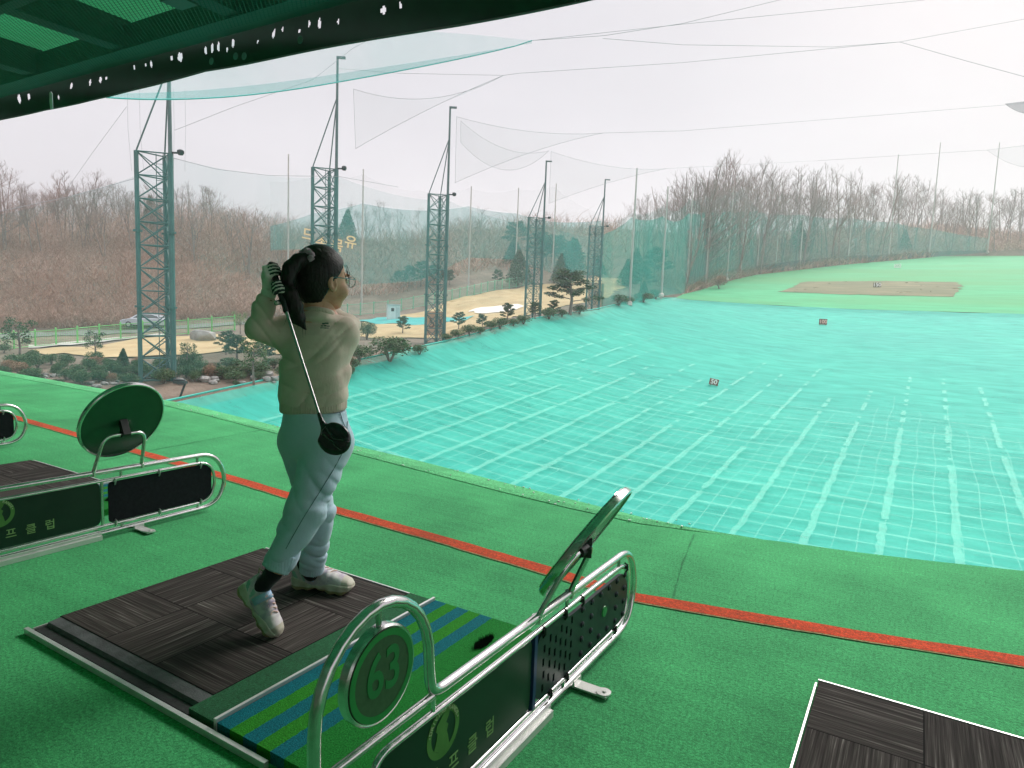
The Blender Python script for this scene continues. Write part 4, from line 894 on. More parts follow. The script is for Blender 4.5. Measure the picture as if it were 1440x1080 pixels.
# leafy clumps
def clump_mb(rb,c,r,n,leaf,mb,flat=1.0,shell=.55):
    for k in range(n):
        v=Vector((rb.gauss(0,1),rb.gauss(0,1),rb.gauss(0,1))); v.normalize(); q=shell+(1-shell)*rb.random()**.6
        p=Vector((c[0]+v.x*r[0]*q,c[1]+v.y*r[1]*q,c[2]+v.z*r[2]*q)); a=Vector((rb.gauss(0,1),rb.gauss(0,1),rb.gauss(0,.7)*flat)).normalized(); b=a.orthogonal().normalized(); b=(b*math.cos(k)+a.cross(b)*math.sin(k)); s=leaf*rb.uniform(.6,1.4)
        mb.add([p-a*s,p+b*s*.45,p+a*s,p-b*s*.45],[(0,1,2,3)])
def bush_mesh(seed,kind):
    rb=random.Random(seed); f=MB(); s=MB()
    if kind=='round':
        for k in range(11): 
            v=Vector((rb.gauss(0,1),rb.gauss(0,1),abs(rb.gauss(0,.8)))).normalized(); clump_mb(rb,(v.x*.26,v.y*.26,.42+v.z*.24),(.28,.28,.25),190,.032,f)
        for k in range(5): s.tube([(0,0,-.05),(rb.uniform(-.2,.2),rb.uniform(-.2,.2),.45)],[.025,.01],5)
    elif kind=='cone':
        for k in range(17): z=.1+.86*k/17; r=.36*(1-k/17)+.05; 
        for k in range(26):
            z=.12+.82*(k/26); r=.34*(1-k/26)+.03
            for a in range(3): an=k*2.1+a*2.09; clump_mb(rb,(math.cos(an)*r*.6,math.sin(an)*r*.6,z),(r*.6,r*.6,.07),50,.028,f)
        s.tube([(0,0,-.05),(0,0,.9)],[.03,.008],6)
    elif kind=='pine':
        s.tube([(0,0,-.05),(.03,0,.35),(-.01,.02,.7),(0,0,.93)],[.035,.026,.016,.006],6)
        for k in range(15):
            z=.34+.6*(k/15)**.9; an=k*2.4+rb.uniform(-.4,.4); r=(.36*(1-(z-.34)/.75)+.07)*rb.uniform(.8,1.15); e=(math.cos(an)*r,math.sin(an)*r,z+.05)
            s.tube([(0,0,z-.05),e],[.011,.004],4); clump_mb(rb,e,(.13,.13,.06),170,.024,f,.5,.2); clump_mb(rb,(e[0]*.55,e[1]*.55,z),(.1,.1,.05),90,.023,f,.5,.2)
    elif kind=='sapling':
        s.tube([(0,0,-.05),(.02,0,.4),(0,.02,.8)],[.03,.022,.008],6)
        for k in range(12):
            z=.42+.5*k/12; an=k*2.4; r=.24*rb.uniform(.5,1.1); e=(math.cos(an)*r,math.sin(an)*r,z+.06); s.tube([(0,0,z-.06),e],[.009,.003],4); clump_mb(rb,e,(.12,.12,.10),80,.024,f,1,.15)
    return f,s
def bush_proto(seed,kind,mat,name):
    t=thing(name,(0,0,0),'x','shrub'); f,s=bush_mesh(seed,kind); f.build('foliage',mat,t,fix=False); s.build('stem',M_bark,t,smooth=True,fix=False); return t
BPR={'round':[bush_proto(31,'round',M_leaf,'garden_shrub'),bush_proto(32,'round',M_leaf,'garden_shrub'),bush_proto(33,'round',M_leafb,'dry_shrub')],'cone':[bush_proto(34,'cone',M_needle,'conifer')],'pine':[bush_proto(35,'pine',M_needle,'garden_pine'),bush_proto(36,'pine',M_needle,'garden_pine')],'sapling':[bush_proto(37,'sapling',M_leaf,'sapling'),bush_proto(38,'sapling',M_leafy,'sapling')]}
bused=set()
def plant(kind,i,px,py,hpx,label,group=None,wide=1.0,cat=None,pt=None,h=None):
    b=hit(px,py,16) if pt is None else pt
    if b is None: return
    o=BPR[kind][i%len(BPR[kind])]
    if o.name in bused: o=copy_tree(o)
    bused.add(o.name); D=float((np.array(b)-CAM)@FV); h=h or hpx*D/FPX; o.location=(b[0],b[1],b[2]-.04); o.rotation_euler=(0,0,(px*7.7)%6.28); o.scale=(h*wide,h*wide,h)
    o['label']=label; o['category']=cat or {'round':'shrub','cone':'conifer','pine':'pine tree','sapling':'young tree'}[kind]
    if group: o['group']=group
    elif 'group' in o: del o['group']
    return o
# individually placed plants of the rock garden (pixel of the foot, height in pixels)
plant('sapling',0,28,512,66,'young bushy tree at the far left of the garden in front of the green fence')
plant('sapling',0,134,508,44,'open branched little tree in front of the straw lawn at the left')
plant('round',0,6,497,17,'dark rounded shrub at the left edge of the frame by the green fence',None,1.2)
plant('round',1,72,513,20,'dark compact shrub right of the young bushy tree',None,1.2)
plant('round',0,47,506,18,'upright shrub just right of the young tree stem',None,1.0)
plant('round',1,123,520,20,'dark rounded shrub below the little branched tree',None,1.0)
plant('round',0,150,518,17,'upright dark shrub right of the little branched tree',None,.8)
plant('cone',0,174,518,30,'narrow conifer left of the nearest lattice tower')
plant('round',1,170,530,19,'mid green shrub under the narrow conifer',None,1.2)
plant('sapling',0,264,520,40,'loose leafy shrub right of the nearest lattice tower',None,1.1)
plant('pine',0,318,499,34,'small pine beside the grey boulder on the lawn')
plant('pine',1,334,510,40,'bushy pine right of the boulder, near the child\'s elbow',None,1.2)
plant('sapling',1,338,470,32,'yellow green young tree at the end of the green fence')
plant('round',0,262,533,24,'green shrub at the foot of the nearest tower',None,1.0)
plant('round',1,287,533,19,'egg shaped green shrub between the rocks',None,.85)
plant('round',0,324,527,16,'small round shrub on the stony bank',None,1.1)
plant('round',1,331,516,15,'shrub above the small round one on the stony bank',None,1.1)
plant('round',0,342,533,13,'low shrub left of the white barked sapling',None,1.0)
plant('round',1,365,536,18,'shrub beside the rocks nearest the child',None,1.0)
plant('round',0,332,544,12,'little shrub alone in the bare strip above the floor net',None,.9)
plant('round',1,304,530,12,'tiny shrub among the rocks right of the egg shaped one',None,1.0)
plant('pine',1,374,515,44,'dark pine partly hidden by the child\'s raised arm',None,1.0)
plant('sapling',0,357,542,66,'thin pale stemmed sapling on the stony bank left of the child')
plant('round',0,516,478,30,'dark green shrub right behind the child\'s shoulder',None,1.0)
plant('round',1,548,508,43,'broad dark green mound of shrub left of the tower with the 50 board',None,1.5)
plant('round',0,505,512,30,'dark spreading shrub between the child and the broad mound',None,1.4)
plant('round',1,590,500,18,'low shrub in front of the broad mound',None,1.3)
plant('pine',0,566,470,26,'young pine rising out of the broad shrub mound')
plant('pine',0,645,464,26,'small dark pine just right of the tower with the 50 board')
plant('pine',1,678,463,22,'small dark pine on the lawn edge between two towers')
plant('pine',0,714,454,28,'palm like little pine in front of the white bunker')
plant('pine',1,752,448,24,'dark little pine half hidden by the fourth tower')
plant('pine',0,778,446,24,'small pine just right of the fourth tower')
plant('pine',1,801,443,64,'large spreading green pine near the farthest tower',None,1.2)
plant('cone',0,905,414,20,'dark conical evergreen behind the first grey net pole')
plant('round',0,905,425,16,'long dark hedge like shrub at the foot of the first grey net pole',None,2.0)
for i,(px,py) in enumerate([(628,480),(643,477),(660,472),(675,470),(690,465),(703,463),(722,459),(736,457),(772,449),(790,446),(815,442),(870,430),(884,428),(922,420)]):
    plant('round',i%2,px,py,13+3*(i%3),'low dark shrub in the row along the left edge of the floor net','shrubs along the edge of the floor net',1.4)
rb=random.Random(77)
for i in range(110):
    px=rb.uniform(-10,300) if i<82 else rb.uniform(300,500); py=rb.uniform(512,546) if px<200 else rb.uniform(516,540); py=min(py,548)
    plant('round',rb.choice([0,1,2,0,1]),px,py,rb.uniform(12,26),'low shrub in the crowded rock garden beyond the end of the deck','low shrubs crowding the rock garden',rb.uniform(.9,1.5))
for px,py,h in [(575,395,30),(592,393,36),(610,390,30),(625,392,24),(465,395,40),(632,400,22),(560,398,22),(700,392,22)]:
    plant('pine',int(px)%2,px,py,h,'green pine on the brown slope behind the straw lawn','green pines on the slope behind the lawn',.9,pt=np.array([*P(px,py,112)[:2],TT(*P(px,py,112)[:2])]))
for px,D,h,lab in [(213,106,6.0,'dark evergreen among the bare trees behind the first tower'),(488,135,7,'dark evergreen in the hazy wood right of the second tower'),(1121,DB(1121)*1.1,9.5,'dark green conifer among the bare trees above the worn green'),(1268,DB(1268)*1.06,7,'low dark evergreen in the wood right of the 200 marker')]:
    q=P(px,380,D); plant('cone',0,px,0,0,lab,None,.9,pt=np.array([q[0],q[1],TT(q[0],q[1])]),h=h)
for k in range(16):
    px=rb.uniform(720,930); D=rb.uniform(112,150); q=P(px,380,D)
    if inrange(q[0],q[1]): continue
    plant('cone' if k%2 else 'pine',0,px,0,0,'dark evergreen in the thicket behind the strong teal net','evergreens in the thicket behind the teal net',1.1,pt=np.array([q[0],q[1],TT(q[0],q[1])]),h=rb.uniform(4,7))
for px,py,h,lab in [(1013,383,22,'pale dry round headed tree beyond the pole row'),(985,386,16,'dry russet shrub left of the pale round headed tree')]:
    q=P(px,py,130); plant('round',2,px,0,0,lab,None,1.1,pt=np.array([q[0],q[1],TT(q[0],q[1])]),h=h*130/FPX)
# scrub on the slopes: dry stems, brushwood, uncountable
M_scrub=mat_noise('dry_scrub_stems',[(.15,.078,.055),(.40,.25,.185),(.68,.52,.42)],3.2,6,.95,big=(.10,(.34,.185,.125),.65))
rb=random.Random(99); mb=MB(); g_=np.random.default_rng(5)
def scrub(n,pxr,dfun,hr,wd,keep=None):
    for k in range(n):
        px=rb.uniform(*pxr); D=dfun(px,rb.random()); q=P(px,400,D)
        if inrange(q[0],q[1]): continue
        pts_.append((q[0],q[1],rb.uniform(*hr),wd*rb.uniform(.6,1.4)*(D/80)))
pts_=[]
lerp=lambda a,b,t:a+(b-a)*t
scrub(15000,(-40,420),lambda px,t:lerp(np.interp(px,[0,200,420],[67,73,82]),np.interp(px,[0,200,420],[94,104,118]),t**1.5),(.5,1.7),.022)
scrub(7000,(400,860),lambda px,t:lerp(np.interp(px,[400,560,700,860],[106,108,122,128]),np.interp(px,[400,640,860],[140,165,190]),t),(.5,1.8),.026)
scrub(9000,(900,1460),lambda px,t:lerp(DB(px)*1.005 if px>960 else 128,DB(px)*1.28 if px>960 else 185,t**1.4),(.6,2.6),.03)
scrub(2600,(-40,420),lambda px,t:lerp(np.interp(px,[0,200,420],[88,96,104]),np.interp(px,[0,200,420],[118,126,136]),t),(2.0,5.5),.016)
scrub(1300,(400,880),lambda px,t:lerp(np.interp(px,[400,640,880],[120,140,160]),np.interp(px,[400,640,880],[150,175,195]),t),(2.0,5.0),.018)
scrub(1500,(940,1460),lambda px,t:lerp(DB(px)*1.05,DB(px)*1.3,t),(2.0,5.5),.02)
A=np.array(pts_); Zg=T(A[:,0],A[:,1])
for (x,y,h,wd),z in zip(A,Zg):
    for s in range(2):
        an=rb.uniform(0,6.28); ln=rb.uniform(.1,1.3) if rb.random()<.7 else rb.uniform(1.3,2.6); dx,dy=math.cos(an)*ln*h,math.sin(an)*ln*h; wx,wy=RV[0]*wd,RV[1]*wd; zz=z-.05
        mb.add([(x-wx,y-wy,zz),(x+wx,y+wy,zz),(x+dx*.6+wx*.7,y+dy*.6+wy*.7,zz+h*.7),(x+dx*.6-wx*.7,y+dy*.6-wy*.7,zz+h*.7),(x+dx*1.3,y+dy*1.3,zz+h)],[(0,1,2,3),(3,2,4)])
mb.build('dry_scrub',M_scrub,kind='stuff',fix=False)
# rocks
M_rock=mat_noise('grey_garden_rock',[(.15,.145,.13),(.25,.24,.225),(.36,.35,.33)],2.5,7,.9,bumps=.6,bscale=5,bdist=.05)
def rock_proto(seed):
    rb=random.Random(seed); bm=bmesh.new(); bmesh.ops.create_icosphere(bm,subdivisions=3,radius=.5)
    dirs=[Vector((rb.gauss(0,1),rb.gauss(0,1),rb.gauss(0,1))).normalized() for _ in range(14)]; off=[rb.uniform(.28,.44) for _ in dirs]
    for v in bm.verts:
        for d,o in zip(dirs,off):
            k=v.co.dot(d)
            if k>o: v.co-=d*(k-o)*.85
        v.co.z*=.62; v.co.z+=.16
    me=bpy.data.meshes.new('garden_rock'); bm.to_mesh(me); bm.free(); me.materials.append(M_rock); smooth_by_angle(me,30); return link('garden_rock',me)
RP=[rock_proto(s) for s in (1,2,3,4)]; rused=set()
def rock(px,py,wpx,label,group=None,i=0,flat=1):
    b=hit(px,py,16)
    if b is None: return
    o=RP[i%4]
    if o.name in rused: o=o.copy(); COL.objects.link(o)
    rused.add(o.name); D=float((np.array(b)-CAM)@FV); w_=wpx*D/FPX; o.location=(b[0],b[1],b[2]); o.rotation_euler=(0,0,YAW+(.3 if i%2 else -.2)); o.scale=(w_,w_*.8,w_*flat); tag(o,label,'rock')
    if group: o['group']=group
    elif 'group' in o: del o['group']
rock(287,479,44,'large grey boulder standing alone on the straw lawn',None,0,.78)
rock(272,536,18,'grey rock at the left end of the row above the floor net',None,1); rock(288,538,20,'pale flat topped rock second in the row above the floor net',None,2)
rock(303,537,14,'whitish low rock third in the row above the floor net',None,3,.6); rock(358,535,17,'grey rock beside the white stemmed sapling',None,1); rock(376,532,22,'pale rock nearest the child in the row above the floor net',None,2)
rock(139,534,20,'pale boulder in the middle of the rock garden',None,0); 
rb=random.Random(8)
for i in range(58):
    px=rb.uniform(60,260) if i<34 else rb.uniform(240,400); py=rb.uniform(526,548) if px<235 else rb.uniform(524,541)
    rock(px,py,rb.uniform(6,17),'small grey rock in the tumbled rows of the rock garden','small rocks of the rock garden',i,rb.uniform(.5,1))
# ------------------------------------------------------------------ fence, car, shed, boards
M_gfence=mat_plain('bright_green_fence_paint',(.16,.50,.14),.5); M_gf2=mat_plain('teal_green_fence_paint',(.14,.42,.26),.5)
def fence(name,pts,mat,hgt,label,npost,d0=12,bars=9):
    W=[hit(px,py,d0) for px,py in pts]; W=[w for w in W if w is not None]; o=thing(name,W[0],label,'fence'); L=[0]
    for a,b in zip(W[:-1],W[1:]): L.append(L[-1]+np.linalg.norm(b-a))
    def at(s): i=min(len(W)-2,max(0,int(np.searchsorted(L,s)-1))); f=(s-L[i])/max(1e-6,L[i+1]-L[i]); return W[i]*(1-f)+W[i+1]*f
    Q=[at(L[-1]*i/(npost-1))-W[0] for i in range(npost)]
    for q in Q: mb=MB(); mb.box((q[0],q[1],q[2]+hgt/2),(.10,.10,hgt+.3)); mb.lathe((q[0],q[1],q[2]+hgt+.15),[(.07,0),(.05,.04),(.01,.06)],8); mb.build('post',mat,o)
    mb=MB()
    for a,b in zip(Q[:-1],Q[1:]):
        mb.tube([a+[0,0,hgt],b+[0,0,hgt]],.032,5); mb.tube([a+[0,0,.12],b+[0,0,.12]],.028,5)
        for k in range(1,bars): z=hgt*k/bars; mb.tube([a+[0,0,z],b+[0,0,z]],.009,3)
        for k in range(1,9): c=a*(1-k/9)+b*(k/9); mb.tube([c+[0,0,.1],c+[0,0,hgt]],.008,3)
    mb.build('wire_panel',mat,o); return o
fence('green_fence',[(-12,494),(50,489),(100,485),(160,479),(230,473),(265,471),(330,465)],M_gfence,1.28,'bright green wire fence along the road at the left',12)
fence('green_fence',[(470,447),(515,443),(560,438),(600,430),(640,422),(690,410),(745,401)],M_gf2,1.5,'teal green fence climbing behind the shed and the straw lawn',22)
M_car=mat_noise('silver_car_paint',[(.46,.48,.52),(.52,.54,.58)],2,3,.28,.55); M_glass=mat_noise('dark_car_glass',[(.015,.02,.025),(.03,.035,.04)],2,3,.08,spec=.8); M_tyre=mat_plain('tyre_rubber',(.015,.015,.015),.85); M_rim=mat_plain('alloy_rim',(.45,.45,.46),.35,.8); M_light=mat_plain('headlight_lens',(.6,.62,.65),.15)
cb=hit(205,461); car=thing('parked_car',(cb[0],cb[1],cb[2]+.03),'silver car on the road behind the green fence, partly hidden by the nearest tower','car',None,YAW+.12)
# nose towards -x
prof=[(-2.2,.35),(-2.22,.62),(-2.05,.80),(-1.25,.95),(-.55,1.40),(-.1,1.50),(.9,1.49),(1.65,1.30),(2.05,1.0),(2.2,.9),(2.22,.40),(2.1,.28),(-2.05,.28)]
low=[(-2.2,.35),(-2.22,.62),(-2.05,.80),(-1.25,.95),(1.95,1.0),(2.2,.9),(2.22,.40),(2.1,.28),(-2.05,.28)]
mb=MB(); mb.prism(low,1,-.86,.86); b_=mb.build('body',M_car,car)
md=b_.modifiers.new('bv','BEVEL'); md.width=.06; md.segments=3
mb=MB(); cab=[(-1.30,.94),(-.55,1.40),(-.1,1.50),(.9,1.49),(1.65,1.30),(2.02,.98)]
n=len(cab); V=[(a,s*(.84-(c-.94)*.36),c) for s in(-1,1) for a,c in cab]; mb.add(V,[tuple(range(n)),tuple(range(2*n-1,n-1,-1))]+[(i,i+n,(i+1)%n+n,(i+1)%n) for i in range(n)]); mb.build('cabin',M_car,car)
for s in(-1,1):
    wnd=[(-.98,1.0),(-.48,1.34),(-.05,1.42),(.85,1.41),(1.45,1.26),(1.62,1.02)]
    mb=MB(); mb.add([(a,s*(.848-(c-.94)*.36),c) for a,c in wnd],[tuple(range(6))]); mb.build('side_window',M_glass,car)
mb=MB(); mb.add([(-1.24,s*.70,.99) for s in(-1,1)]+[(-.58,s*.60,1.40) for s in(1,-1)],[(0,1,2,3)]); mb.v=[(a-.012,b,c+.012) for a,b,c in mb.v]; mb.build('windscreen',M_glass,car)
for sx in(-1.38,1.38):
    for s in(-1,1):
        mb=MB(); mb.lathe((sx,s*.78,.31),[(.20,-.1),(.31,-.09),(.325,0),(.31,.09),(.20,.1)],20,Matrix(((1,0,0),(0,0,1),(0,-1,0)))); wh=mb.build('wheel',M_tyre,car,smooth=40)
        mb=MB(); mb.lathe((sx,s*.80,.31),[(.19,-.09),(.19,.09)],16,Matrix(((1,0,0),(0,0,1),(0,-1,0)))); mb.build('rim',M_rim,wh)
for s in(-1,1): mb=MB(); mb.box((-2.17,s*.62,.68),(.16,.36,.12)); mb.build('headlight',M_light,car)
M_shed=mat_noise('white_shed_panel',[(.55,.56,.56),(.66,.67,.67)],1.5,4,.6); M_shed2=mat_plain('grey_roof',(.40,.43,.44),.6)
sb=P(553,447,84); sh=thing('small_shed',(sb[0],sb[1],TT(sb[0],sb[1])),'small white shed beside the teal pond, behind the lawn','shed',None,YAW+.35)
mb=MB(); mb.box((0,0,.85),(1.45,1.3,1.9)); mb.build('wall',M_shed,sh); mb=MB(); mb.box((0,0,1.86),(1.62,1.5,.12)); mb.build('roof',M_shed2,sh)
mb=MB(); mb.box((-.2,-.66,1.25),(.36,.03,.42)); mb.build('window',M_glass,sh); mb=MB(); mb.box((.42,-.66,.8),(.5,.025,1.5)); mb.build('door',M_shed2,sh)
M_board=mat_noise('salmon_board',[(.62,.34,.22),(.72,.44,.30)],3,4,.7); M_bt=mat_plain('cream_board_lettering',(.80,.62,.48),.6); M_btd=mat_plain('dark_board_recess',(.24,.12,.09),.7)
def board(px,py,D,w_,h_,body,label,size,rot=0.0,dark=False):
    b=P(px,py,D); x=np.array([math.cos(YAW+rot),math.sin(YAW+rot),0]); n_=np.array([x[1],-x[0],0]); o=thing('yardage_board',b,label,'sign')
    mb=MB(); mb.box((0,0,0),(w_,.06,h_),Matrix.Rotation(YAW+rot,3,'Z')); 
    for k in(-1,1): mb.tube([tuple(x*k*w_*.35),tuple(x*k*w_*.35-np.array([0,0,h_*.5+1.0]))],.035,6)
    mb.build('panel',M_board,o); text_obj('numeral',body,size,basis(n_*.034,x,(0,0,1),n_),M_bt if not dark else M_btd,o,.004,.01)
board(612,455,54,1.5,1.9,'50','salmon yardage board reading 50 behind the legs of the third tower',1.1,.0,True)
board(838,414,74,1.7,2.4,'100','salmon yardage board by the legs of the farthest tower',.95,.1,True)
M_mk=mat_plain('brown_marker_board',(.16,.07,.05),.7); M_mt=mat_plain('white_numeral',(.85,.83,.80),.6); M_mred=mat_plain('pale_red_numeral',(.75,.42,.36),.6)
def marker(px,py,wpx,hpx,body,label,tm,tilt,size=1.0,bm=None):
    c=march(px,py+hpx*.5,S); D=float((c-CAM)@FV); k=D/FPX; w_,h_=wpx*k,hpx*k; x=np.array([math.cos(YAW-.25),math.sin(YAW-.25),0]); up=np.array([0,0,1.0]); x=x*math.cos(tilt)-up*math.sin(tilt); n_=np.cross(x,up); n_/=np.linalg.norm(n_); up=np.cross(n_,x)
    o=thing('yardage_marker',c,label,'sign'); base=np.array([0,0,h_*.62]); mb=MB()
    vs=[base+x*a*w_/2+up*b*h_/2+n_*e for e in(.03,-.05) for a,b in((-1,-1),(1,-1),(1,1),(-1,1))]; mb.add(vs,[(0,1,2,3),(7,6,5,4),(0,4,5,1),(1,5,6,2),(2,6,7,3),(3,7,4,0)]); mb.build('board',bm or M_mk,o)
    mb=MB(); 
    for a in(-.35,.35): mb.tube([base+x*a*w_-up*h_*.4,x*a*w_-np.array([0,0,.3])],.03,6)
    mb.build('foot',M_mk,o); text_obj('numeral',body,h_*size,basis(base+n_*.034-up*h_*.0,x,up,n_),tm,o,.006,h_*.018)
marker(1003.5,539,12.6,8.6,'50','tilted brown board reading 50 on the cyan floor net, nearest of the markers',M_mt,.16,1.05)
marker(1157,453.5,10.5,8,'100','brown board reading 100 in pale red near the top of the cyan floor net',M_mred,.0,.85)
marker(1233,401.5,9.5,6,'150','white figures 150 standing on the worn brown patch of the green',M_mt,-.05,1.15,mat_plain('olive_marker_board',(.10,.09,.05),.7))
marker(1262,374.5,8.5,5,'200','pale board reading 200 high on the green, farthest of the markers',mat_plain('grey_green_numeral',(.32,.52,.36),.7),-.05,.9,mat_plain('white_marker_board',(.75,.8,.72),.6))
M_gold=mat_plain('gold_letter_paint',(.85,.58,.28),.5)
for px,py,ch,lab in [(433.5,331,'므','gold letter sign just left of the second tower'),(452,343,'송','gold letter sign seen between the legs of the second tower'),(474,346,'목','gold letter sign at the right leg of the second tower'),(493,341.5,'유','gold letter sign at the right of the row, clear of the tower')]:
    c=P(px,py,88); x=np.array([math.cos(YAW+.5),math.sin(YAW+.5),-.12]); x/=np.linalg.norm(x); n_=np.array([x[1],-x[0],0]); n_/=np.linalg.norm(n_); up=np.cross(n_,x)
    o=thing('letter_sign',c,lab,'letter sign','gold letters hung on the net'); text_obj('letter',ch,1.75,basis((0,0,0),x,up,n_),M_gold,o,.04,.03); mb=MB(); mb.beam(tuple(-x*.75+up*.85),tuple(x*.75+up*.85),.03,.03); mb.build('hanging_wire',M_wire,o)
o=None
c=hit(250,558,14); ls=thing('bent_pipe_post',(c[0],c[1],c[2]),'dark bent pipe post beside the corner of the floor net','post'); tp_=P(245,534,float((c-CAM)@FV))-c; tq=P(262,535,float((c-CAM)@FV))-c
mb=MB(); mb.tube(rounded([(0,0,-.3),tuple(tq*[1,1,1]*[1,1,1]) if 0 else (tq[0],tq[1],tq[2]),(tp_[0],tp_[1],tp_[2])],.15),.05,8); mb.build('pipe',M_lamp,ls,smooth=60); mb=MB(); mb.box(tuple((tp_+tq)/2-[0,0,.1]),(.55,.3,.12),Matrix.Rotation(YAW,3,'Z')); mb.build('lamp_head',M_lamp,ls)
# ------------------------------------------------------------------ the child, modelled from distance fields
import openvdb
GD=2.50
GO=P(440,850,GD); GO=np.array([GO[0],GO[1],0.0]); DG=float((GO-CAM)@FV)
def L(px,py,D): q=P(px,py,D)-GO; return np.array([q@RV,q@FV,q[2]])      # right, away, up
def W2(v): v=np.asarray(v); return v[...,0:1]*RV+v[...,1:2]*FV+v[...,2:3]*np.array([0,0,1.0])
class SDF:
    def __init__(s,lo,hi,vx):
        s.lo=np.array(lo,float); s.vx=vx; n=np.ceil((np.array(hi)-s.lo)/vx).astype(int)+1
        ax=[s.lo[i]+vx*np.arange(n[i]) for i in range(3)]; s.X,s.Y,s.Z=np.meshgrid(*ax,indexing='ij'); s.Pt=np.stack([s.X,s.Y,s.Z],-1).astype(np.float32); s.d=np.full(s.X.shape,9.0,np.float32)
    def cap(s,a,b,r1,r2,sc=(1,1,1)):
        sc=np.array(sc,np.float32); a=np.array(a,np.float32); b=np.array(b,np.float32); p=(s.Pt-a)/sc; ba=(b-a)/sc; t=np.clip((p@ba)/float(ba@ba),0,1); return np.linalg.norm(p-t[...,None]*ba,axis=-1)-(r1+(r2-r1)*t)
    def chain(s,pts,rs,k=.015,sc=(1,1,1)):
        d=None
        for i in range(len(pts)-1): c=s.cap(pts[i],pts[i+1],rs[i],rs[i+1],sc); d=c if d is None else smin(d,c,k)
        return d
    def ell(s,c,r,ax=None):
        p=s.Pt-np.array(c,np.float32)
        if ax is not None: p=p@np.array(ax,np.float32).T
        r=np.array(r,np.float32); k0=np.linalg.norm(p/r,axis=-1); k1=np.linalg.norm(p/r**2,axis=-1); return k0*(k0-1)/np.maximum(k1,1e-6)
    def add(s,d,k=.012): s.d=smin(s.d,d.astype(np.float32),k)
    def sub(s,d,k=.006): s.d=-smin(-s.d,d.astype(np.float32),k)
    def mesh(s,name,mats,parent,smooth_it=2,tomat=None):
        g=openvdb.FloatGrid(9.0); g.copyFromArray(np.ascontiguousarray(np.clip(s.d,-.1,.1)))
        pts,quads=g.convertToQuads(0.0); pts=pts.astype(float)*s.vx+s.lo
        quads=quads[:,::-1]
        for _ in range(smooth_it):
            acc=np.zeros_like(pts); cnt=np.zeros(len(pts))
            for a,b in ((0,1),(1,2),(2,3),(3,0)):
                np.add.at(acc,quads[:,a],pts[quads[:,b]]); np.add.at(cnt,quads[:,a],1); np.add.at(acc,quads[:,b],pts[quads[:,a]]); np.add.at(cnt,quads[:,b],1)
            pts=pts*.5+.5*acc/np.maximum(cnt,1)[:,None]
        me=bpy.data.meshes.new(name); me.from_pydata(W2(pts).tolist(),[],quads.tolist())
        for m_ in (mats if isinstance(mats,list) else [mats]): me.materials.append(m_)
        if tomat is not None:
            c=pts[quads].mean(1); me.polygons.foreach_set('material_index',tomat(c).astype(np.int32).tolist())
        me.polygons.foreach_set('use_smooth',[True]*len(me.polygons)); bm=bmesh.new(); bm.from_mesh(me); bmesh.ops.recalc_face_normals(bm,faces=bm.faces); bm.to_mesh(me); bm.free()
        return link(name,me,parent)
def smin(a,b,k):
    if k<=0: return np.minimum(a,b)
    h=np.clip(.5+.5*(b-a)/k,0,1); return b+(a-b)*h-k*h*(1-h)
person=thing('person',GO,'child in beige sweatshirt and pale blue joggers finishing a golf swing on the mat','person')
# materials
def skin_mat():
    m,nt,b,o=new_mat('skin'); n=noise(nt,coord(nt,'Object'),30,4); r=ramp(nt,n.outputs['Fac'],[(.3,(.56,.27,.18)),(.7,(.66,.35,.25))]); nt.links.new(r.outputs['Color'],b.inputs['Base Color']); b.inputs['Roughness'].default_value=.5; b.inputs['Subsurface Weight'].default_value=.12; b.inputs['Subsurface Radius'].default_value=(.012,.005,.003); b.inputs['Specular IOR Level'].default_value=.3; return m
M_skin=skin_mat()
def fabric(name,cols,fold=7,bs=.35,sheen=.2,rib=None):
    m,nt,b,o=new_mat(name); v=coord(nt,'Object'); n=noise(nt,v,fold,4); r=ramp(nt,n.outputs['Fac'],[(.3,cols[0]),(.7,cols[1])]); nt.links.new(r.outputs['Color'],b.inputs['Base Color']); b.inputs['Roughness'].default_value=.9; b.inputs['Specular IOR Level'].default_value=.15; b.inputs['Sheen Weight'].default_value=sheen
    if rib:
        wv=N(nt,'ShaderNodeTexWave',wave_type='BANDS',bands_direction=rib); wv.inputs['Scale'].default_value=60; wv.inputs['Distortion'].default_value=.6; nt.links.new(v,wv.inputs['Vector']); bump(nt,b,wv.outputs['Fac'],.5,.002)
    else:
        n2=noise(nt,v,420,2); n3=noise(nt,mapping(nt,v,(1,1,.6)),26,3); ad=N(nt,'ShaderNodeMath',operation='MULTIPLY_ADD'); ad.inputs[1].default_value=.12; nt.links.new(n2.outputs['Fac'],ad.inputs[0]); nt.links.new(n3.outputs['Fac'],ad.inputs[2]); bump(nt,b,ad.outputs[0],bs,.008)
    return m
M_sweat=fabric('beige_sweatshirt_fleece',[(.64,.50,.43),(.72,.57,.50)],8,.30)
M_rib=fabric('beige_ribbing',[(.56,.43,.36),(.63,.49,.42)],8,.2,.2,'X')
M_jog=fabric('pale_blue_cotton',[(.44,.57,.68),(.51,.63,.74)],8,.28)
M_hair,_nt,_b,_o=new_mat('black_hair'); _v=coord(_nt,'Object'); _n=noise(_nt,mapping(_nt,_v,(160,160,14)),1,3); _r=ramp(_nt,_n.outputs['Fac'],[(.3,(.004,.003,.003)),(.7,(.016,.009,.008))]); _nt.links.new(_r.outputs['Color'],_b.inputs['Base Color']); _b.inputs['Roughness'].default_value=.5; _b.inputs['Specular IOR Level'].default_value=.3; bump(_nt,_b,_n.outputs['Fac'],.5,.004)
M_scr=fabric('lilac_scrunchie_cloth',[(.36,.22,.30),(.52,.36,.45)],60,.6); M_sock=fabric('black_sock_knit',[(.008,.008,.010),(.014,.014,.016)],60,.3)
